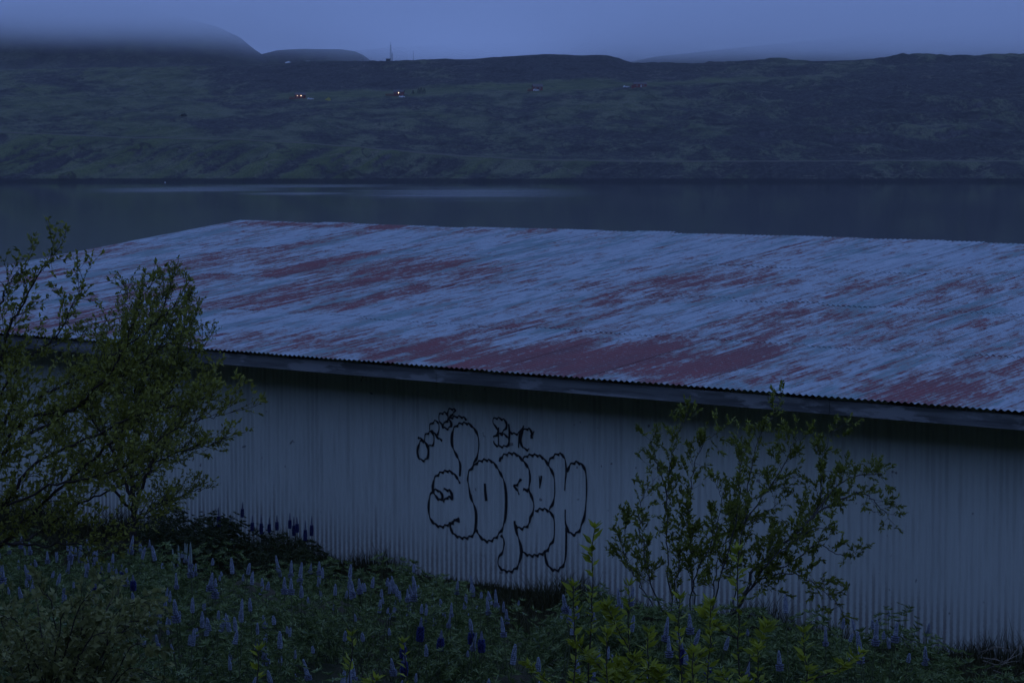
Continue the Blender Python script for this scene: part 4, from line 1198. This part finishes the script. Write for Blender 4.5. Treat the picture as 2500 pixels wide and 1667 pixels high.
# dark lupins and hedge of leaves right against the wall
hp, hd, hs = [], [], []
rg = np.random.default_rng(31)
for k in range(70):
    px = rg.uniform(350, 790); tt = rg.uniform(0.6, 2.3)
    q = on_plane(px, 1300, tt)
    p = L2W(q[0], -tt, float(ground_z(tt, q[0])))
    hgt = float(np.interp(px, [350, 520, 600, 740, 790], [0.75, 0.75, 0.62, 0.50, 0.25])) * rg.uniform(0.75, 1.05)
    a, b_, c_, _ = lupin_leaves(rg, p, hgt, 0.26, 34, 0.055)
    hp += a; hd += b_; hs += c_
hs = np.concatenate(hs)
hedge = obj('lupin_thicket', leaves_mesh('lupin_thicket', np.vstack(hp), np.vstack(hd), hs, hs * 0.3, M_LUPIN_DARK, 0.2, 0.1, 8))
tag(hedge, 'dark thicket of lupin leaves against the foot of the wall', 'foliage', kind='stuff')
for px, py in ((538, 1237), (585, 1224), (612, 1258), (638, 1255), (655, 1262), (676, 1256), (706, 1252), (716, 1258), (728, 1260), (757, 1258), (560, 1262), (742, 1270)):
    tt = rg.uniform(0.8, 1.6)
    q = on_plane(px, py, tt)
    gz = float(ground_z(tt, q[0]))
    k = darkk[rg.integers(2)]
    hs_ = (q[2] - gz - k[0]) / 0.455
    lupin(L2W(q[0], -tt, gz), k, 'dark blue lupin spike standing above the dark thicket against the wall', 'dark lupins along the wall', rg, max(0.6, hs_), 1.0, 0.03, False)
# leafy plant without flowers by the wall
q = on_plane(1015, 1372, 1.2); pb = L2W(q[0], -1.2, float(ground_z(1.2, q[0])))
pl = empty('lupin', tuple(pb)); tag(pl, 'small flowerless lupin standing alone in grass left of the graffiti', 'lupin')
for k, (dx, hh) in enumerate(((-0.05, .34), (0.09, .27))):
    mb = MB(); mb.tube([(0, 0, 0), (dx * .5, 0, hh * .5), (dx, 0, hh)], [.004, .0035, .003], 4); mb.build('stem', M_STEM, pl)
    r_ = np.random.default_rng(61 + k); a, b_, c_ = [], [], []
    for j in range(9):
        f = 0.35 + 0.65 * j / 8
        pn, dn, sn = palmate(r_, np.array([dx * f + r_.uniform(-.06, .06), r_.uniform(-.06, .06), hh * f + .02]), np.array([r_.normal() * .3, r_.normal() * .3, 1]), .055)
        a.append(pn); b_.append(dn); c_.append(sn)
    c_ = np.concatenate(c_)
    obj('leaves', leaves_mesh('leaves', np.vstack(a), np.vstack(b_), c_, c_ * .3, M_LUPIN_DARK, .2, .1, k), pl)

# ---- grass along the wall and between the lupins
rg = np.random.default_rng(4)
n = 46000
xg = rg.uniform(on_plane(-300, 1300, 1)[0], on_plane(2900, 1300, 1)[0], n); tg_ = 0.02 + 3.6 * rg.random(n) ** 1.25
zg = ground_z(tg_, xg)
clump = np.clip(fbm(xg * 1.3, tg_ * 1.3, 3) * 3 + 0.7, 0.25, 1.5)
hgt = (0.13 + 0.18 * rg.random(n)) * clump * np.where(rg.random(n) > 0.985, 1.4, 1.0)
bp = ORG + xg[:, None] * ES - tg_[:, None] * EN + zg[:, None] * np.array([0, 0, 1.0])
lean = rg.normal(size=(n, 3)) * np.array([.35, .35, 0]) * hgt[:, None]
w = unit(rg.normal(size=(n, 3)) * np.array([1, 1, 0])) * (0.003 + 0.003 * rg.random(n))[:, None]
up_ = np.array([0, 0, 1.0])
v = np.stack([bp - w, bp + w, bp + lean * .4 + up_ * hgt[:, None] * .6 - w * .6, bp + lean * .4 + up_ * hgt[:, None] * .6 + w * .6, bp + lean * 1.2 + up_ * hgt[:, None]], 1).reshape(-1, 3)
k = np.arange(n)[:, None] * 5
gr = obj('grass', mesh_np('grass', v, [k + np.array([[0, 1, 3, 2]]), k + np.array([[2, 3, 4]])], M_GRASS))
tag(gr, 'dark grass growing along the foot of the wall', 'grass', kind='stuff')

# ---- dry twigs lying in the lower right corner
tw = empty('dry_twigs', tuple(at_px(2420, 1640, 0.25)))
tag(tw, 'heap of bleached dry twigs at the lower right corner', 'twigs')
o0 = np.array(tw.location)
for (a, b_, c_) in (((2390, 1602), (2430, 1577), (2470, 1592)), ((2395, 1590), (2440, 1580), (2475, 1590)), ((2400, 1612), (2450, 1620), (2500, 1560)), ((2410, 1632), (2460, 1610), (2500, 1590)),
                    ((2430, 1640), (2455, 1618), (2490, 1612)), ((2400, 1605), (2440, 1612), (2470, 1625)), ((2425, 1635), (2445, 1642), (2470, 1650)), ((2480, 1650), (2495, 1642), (2520, 1632)), ((2405, 1622), (2425, 1606), (2450, 1618))):
    mb = MB(); d = o0[1]
    c = catmull([P(*a, d + .1) - o0, P(*b_, d - .1) - o0, P(*c_, d + .15) - o0], 5)
    mb.tube(c, list(np.linspace(.005, .0025, len(c))), 4); mb.build('twig', M_DRY, tw)

# ================================================================== THINGS ON THE FAR SIDE
M_REDWOOD = plain('red_boards', (0.16, 0.03, 0.022), 0.8, 0.2, 0.2, 1.0)
M_ROOFING = plain('cabin_roofing', (0.10, 0.085, 0.08), 0.7, 0.2, 0.2, 1.0)
M_DECK = plain('stained_deck', (0.15, 0.04, 0.03), 0.85, 0.2)
M_TRIM = plain('white_trim', (0.45, 0.45, 0.45), 0.6, 0.3, 0.1)
M_CARW = plain('white_car_paint', (0.72, 0.73, 0.74), 0.35, 0.5, 0.03)
M_GLASS = plain('dark_glass', (0.02, 0.022, 0.025), 0.1, 0.5, 0.1)
M_TYRE = plain('tyre', (0.02, 0.02, 0.02), 0.9, 0.1)
M_STEEL = plain('mast_steel', (0.06, 0.06, 0.065), 0.6, 0.3)
M_HUT = plain('hut_cladding', (0.03, 0.032, 0.036), 0.8, 0.2)
M_YELLOW = plain('yellow_canvas', (0.30, 0.27, 0.03), 0.8, 0.2, 0.15)
M_FIR = leaf_mat('fir_needles', (0.010, 0.016, 0.008), (0.024, 0.034, 0.016), 0.1)
t = NT('lit_lamp')
e = t.n('ShaderNodeEmission'); e.inputs[0].default_value = (1.0, 0.62, 0.36, 1); e.inputs[1].default_value = 9.0
t.l(e.outputs[0], t.out.inputs[0]); M_LAMP = t.m

def seat(px, py, d0, lo=-60, hi=120):
    """ground point on the hillside that shows at the pixel"""
    dd_ = np.arange(d0 + lo, d0 + hi, 1.0)
    zz_ = hill_height(np.full((1, len(dd_)), float(px)), dd_[None])[0]
    k = int(np.argmin([abs(P(px, py, d)[2] - z) for d, z in zip(dd_, zz_)]))
    best = (0, dd_[k], zz_[k])
    d = best[1]
    q = P(px, py, d)
    return np.array([q[0], d, best[2]])

def cabin(px, py, W, Dp, H, rh, rz, label, porch=0, lit=(), deck=(0, 0)):
    g = seat(px, py, 2020)
    root = empty('cabin', tuple(g), rz)
    tag(root, label, 'cabin', 'red wooden cabins on the far terrace')
    mb = MB(); mb.prism([(-Dp / 2, -1.2), (Dp / 2, -1.2), (Dp / 2, H), (0, H + rh), (-Dp / 2, H)], 'x', -W / 2, W / 2); mb.build('wall', M_REDWOOD, root)
    s = rh / (Dp / 2); L = Dp / 2 + 0.55
    mb = MB()
    for sg in (-1, 1):
        mb.add([(x, sg * y, H + rh + 0.12 - s * y + dz) for x in (-W / 2 - .5, W / 2 + .5) for y in (0, L) for dz in (0, .16)],
               [(0, 1, 3, 2), (4, 6, 7, 5), (0, 2, 6, 4), (1, 5, 7, 3), (2, 3, 7, 6), (0, 4, 5, 1)])
    mb.build('roof', M_ROOFING, root)
    fy = -Dp / 2
    for x0 in (-W * .30, W * .22):
        mb = MB(); mb.box((x0 - .55, fy - .06, 0.95), (x0 + .55, fy - .003, 1.95)); w_ = mb.build('window', M_TRIM, root)
        mb = MB(); mb.box((x0 - .45, fy - .09, 1.05), (x0 + .45, fy - .063, 1.85)); mb.build('pane', M_GLASS, w_)
    mb = MB(); mb.box((-.05, fy - .05, 0.05), (.85, fy - .003, 2.05)); mb.build('door', M_TRIM if porch else M_GLASS, root)
    dx0, dx1 = deck
    if dx1 > dx0:
        mb = MB(); mb.box((dx0, fy - 2.6, -.9), (dx1, fy - .004, 0.02)); mb.build('deck', M_DECK, root)
        mb = MB()
        x = dx0
        while x < dx1: mb.box((x, fy - 2.6, .02), (x + .1, fy - 2.5, 1.0)); x += 1.4
        mb.box((dx0, fy - 2.62, 1.002), (dx1, fy - 2.48, 1.1)); mb.box((dx0, fy - 2.6, .3), (dx1, fy - 2.54, .75)); mb.build('railing', M_DECK, root)
    if porch:
        mb = MB(); mb.box((-W / 2 - porch, fy + .3, -1), (-W / 2 - .003, Dp / 2 - .3, H - .6)); mb.build('annexe', M_REDWOOD, root)
        mb = MB(); mb.box((-W / 2 - porch - .2, fy + .1, H - .598), (-W / 2 - .004, Dp / 2 - .1, H - .42)); mb.build('annexe_roof', M_ROOFING, root)
    for lx in lit:
        mb = MB(); mb.tube([(lx, fy - .40, 1.75), (lx, fy - .22, 1.75)], (.26 if lx == lit[0] else .17), 8); mb.build('wall_lamp', M_LAMP, root)
    return root
cabin(733, 240, 8.0, 6.0, 2.5, 1.5, 0.15, 'red cabin with two lit lamps, leftmost on the far terrace', 0, (0.4, -2.4), (-9.0, -1.0))
cabin(974, 233, 7.6, 6.0, 2.6, 1.5, -0.1, 'red cabin with one bright lamp, right of the yellow tent', 0, (0.2,), (-10.0, -1.2))
cabin(1312, 221, 7.2, 6.0, 2.8, 2.0, 0.2, 'red cabin with steep dark roof above a parked car, third from the left', 0, (), (-9.0, -1.5))
cabin(1563, 214, 9.5, 6.0, 2.6, 1.0, 0.05, 'low wide red cabin, rightmost on the far terrace', 2.0, (), (0, 0))

def car(px, py, rz, label):
    g = seat(px, py, 1990)
    root = empty('parked_car', tuple(g + np.array([0, 0, .02])), rz)
    tag(root, label, 'car', 'white cars parked by the cabins')
    side = [(-2.25, .35), (2.25, .35), (2.3, .75), (2.2, .98), (1.2, 1.08), (.55, 1.66), (-1.5, 1.70), (-2.1, 1.12), (-2.28, .95)]
    mb = MB(); mb.prism(side, 'y', -.88, .88); mb.build('body', M_CARW, root)
    for sy in (-1, 1):
        mb = MB(); mb.prism([(-1.75, 1.10), (.95, 1.10), (.48, 1.58), (-1.42, 1.62)], 'y', sy * .885, sy * .90); mb.build('side_window', M_GLASS, root)
        for wx in (-1.4, 1.4):
            mb = MB(); mb.tube([(wx, sy * .70, .34), (wx, sy * .93, .34)], .34, 12); mb.build('wheel', M_TYRE, root)
    mb = MB(); mb.add([(1.215, -.75, 1.10), (1.215, .75, 1.10), (.60, .65, 1.64), (.60, -.65, 1.64)], [(0, 1, 2, 3)]); mb.build('windscreen', M_GLASS, root)
    return root
car(758, 244, 0.2, 'small white car parked right of the leftmost cabin')
car(981, 239, -0.1, 'white car parked below the cabin with one bright lamp')
car(1309, 223, 0.15, 'white car parked in front of the third cabin from the left')
car(1529, 215, 0.35, 'white car parked left of the rightmost cabin')

# yellow tent on the terrace
g = seat(802, 246, 1985)
root = empty('tent', tuple(g), 0.1); tag(root, 'small dull yellow tent on the grass between the two lit cabins', 'tent')
mb = MB(); mb.prism([(-1.6, -.3), (1.6, -.3), (1.6, 1.5), (0, 2.6), (-1.6, 1.5)], 'y', -1.5, 1.5); mb.build('canvas', M_YELLOW, root)
mb = MB(); mb.prism([(-3.2, -.3), (-1.603, -.3), (-1.603, 1.4), (-2.6, 1.0)], 'y', -1.0, 1.0); mb.build('awning', M_YELLOW, root)

# masts and hut on the crest
def crest(px, d=2322): return np.array([P(px, 150, d)[0], d, hill_z(px, d) - 0.1])
def mast(px, h, w, label, lattice=True, group=None):
    b = crest(px); root = empty('mast', tuple(b)); tag(root, label, 'mast', group)
    if lattice:
        for sx in (-1, 1):
            for sy in (-1, 1):
                mb = MB(); mb.tube([(sx * w, sy * w, -1), (sx * w * .45, sy * w * .45, h * .82)], .11, 4); mb.build('leg', M_STEEL, root)
        mb = MB(); n = int(h / 1.6)
        for k in range(n):
            z0, z1 = h * .82 * k / n, h * .82 * (k + 1) / n; a0 = w * (1 - .55 * k / n); a1 = w * (1 - .55 * (k + 1) / n)
            sg = 1 if k % 2 else -1
            for (p0, p1) in (((-sg * a0, -a0, z0), (sg * a1, -a1, z1)), ((-sg * a0, a0, z0), (sg * a1, a1, z1)), ((-a0, -sg * a0, z0), (-a1, sg * a1, z1)), ((a0, -sg * a0, z0), (a1, sg * a1, z1))):
                mb.tube([p0, p1], .06, 3)
        mb.build('bracing', M_STEEL, root)
        mb = MB(); mb.tube([(0, 0, h * .8), (0, 0, h)], [.16, .08], 6); mb.build('aerial', M_STEEL, root)
    else:
        mb = MB(); mb.tube([(0, 0, -1), (0, 0, h)], [.16, .07], 6); mb.build('pole', M_STEEL, root)
        mb = MB(); mb.box((-.35, -.25, 0), (.35, .25, 1.2)); mb.build('cabinet', M_HUT, root)
    return root
mast(954, 18.2, .62, 'tall lattice mast beside the dark hut on the crest')
mast(957.5, 9.0, .45, 'shorter lattice mast close behind the tall mast on the crest')
mast(1009, 9.5, .3, 'thin lone pole mast on the crest right of the hut', False)
b = crest(948); root = empty('equipment_hut', tuple(b)); tag(root, 'small dark equipment hut at the foot of the tall mast', 'hut')
mb = MB(); mb.box((-2.1, -1.5, -1), (2.1, 1.5, 2.3)); mb.build('wall', M_HUT, root)
mb = MB(); mb.prism([(-1.8, 2.303), (1.8, 2.303), (1.8, 2.45), (0, 2.75), (-1.8, 2.45)], 'x', -2.3, 2.3); mb.build('roof', M_HUT, root)
mb = MB(); mb.box((.2, -1.56, 0), (1.1, -1.503, 2.0)); mb.build('door', M_STEEL, root)

# young firs right of the second cabin
r3 = random.Random(8)
for k, (px, h, lab) in enumerate(((1008, 3.2, 'lone small dark fir right of the second cabin'), (1022, 4.6, 'left fir of the dark trio right of the second cabin'), (1028, 5.2, 'tallest fir in the dark trio right of the second cabin'), (1036, 4.4, 'right fir of the dark trio right of the second cabin'))):
    g = seat(px, 230, 2030); root = empty('fir_tree', tuple(g)); tag(root, lab, 'tree', 'young firs on the terrace')
    mb = MB(); mb.tube([(0, 0, -.3), (0, 0, h * .95)], [.12, .03], 5); mb.build('trunk', M_BARK, root)
    rgk = np.random.default_rng(300 + k); n = 420
    f = rgk.random(n) ** .8; a = rgk.uniform(0, 6.28, n); rr = (1 - f) * h * .30 * np.sqrt(rgk.random(n)) + .05
    pos = np.stack([np.cos(a) * rr, np.sin(a) * rr, .25 + f * (h - .25)], 1)
    dr = np.stack([np.cos(a), np.sin(a), -.25 + 0 * a], 1)
    o = obj('crown', leaves_mesh('crown', pos, dr, np.full(n, .5), np.full(n, .22), M_FIR, .1, .1, k), root); o['kind'] = 'stuff'
# lone scrub on the left plain
g = seat(449, 284, 1780, -120, 160); root = empty('scrub_bush', tuple(g)); tag(root, 'lone dark round scrub bush on the plain above the left stretch of road', 'bush')
rgk = np.random.default_rng(400); n = 900
d = unit(rgk.normal(size=(n, 3))) * (rgk.random(n) ** .4)[:, None] * np.array([2.0, 2, 1.7]); d[:, 2] = np.abs(d[:, 2])
o = obj('crown', leaves_mesh('crown', d, d + rgk.normal(size=(n, 3)), np.full(n, .7), np.full(n, .4), M_FIR, .1, .1, 9), root); o['kind'] = 'stuff'
mb = MB(); mb.tube([(0, 0, -.5), (.2, 0, 1.5)], [.25, .1], 5); mb.build('trunk', M_BARK, root)
# white buoy off the far shore
q = wpt(403, 446); root = empty('buoy', (q[0], q[1], WATER_Z)); tag(root, 'tiny white buoy close to the far shore at the left', 'buoy')
mb = MB()
prof = [(-.3, .15), (-.15, .38), (.1, .42), (.35, .3), (.5, .12), (.6, .06)]
mb.tube([(0, 0, z) for z, r in prof], [r for z, r in prof], 12); mb.build('float', M_TRIM, root, True)
mb = MB(); mb.tube([(0, 0, .6), (0, 0, 1.0)], .03, 6); mb.build('staff', M_STEEL, root)

# ------------------------------------------------------------------ air
HAZE_TOP = 102.5
t = NT('air_haze')
pv = t.n('ShaderNodeVolumePrincipled')
pv.inputs['Color'].default_value = (0.97, 0.98, 1.0, 1)
pv.inputs['Density'].default_value = 0.00005
t.l(pv.outputs[0], t.out.inputs['Volume'])
b = MB(); b.box((-7000, -1500, -28), (7000, 7000, HAZE_TOP))
haze = b.build('haze', t.m)
tag(haze, kind='stuff')
# low cloud lying on the mountains beyond the fjord
t = NT('low_cloud')
c = t.coords()
z = t.sep(c)[2]
und = t.noise(c, 0.003, 4, 0.55, stretch=(1, 1, 2))
zz = t.math('ADD', t.math('ADD', z, t.math('MULTIPLY', t.sep(c)[0], 0.027)), t.math('MULTIPLY', t.math('SUBTRACT', und, 0.5), 30))
dens = t.math('MULTIPLY', t.math('POWER', t.math('DIVIDE', t.math('SUBTRACT', zz, HAZE_TOP), 64.0, clamp=True), 1.35), 0.0060)
pv = t.n('ShaderNodeVolumePrincipled')
pv.inputs['Color'].default_value = (1.0, 1.0, 1.0, 1)
pv.inputs['Anisotropy'].default_value = 0.7
t.l(dens, pv.inputs['Density'])
t.l(pv.outputs[0], t.out.inputs['Volume'])
b = MB(); b.box((-4500, 2480, HAZE_TOP + 0.5), (4500, 5400, 240))
cloud = b.build('low_cloud', t.m)
tag(cloud, kind='stuff')
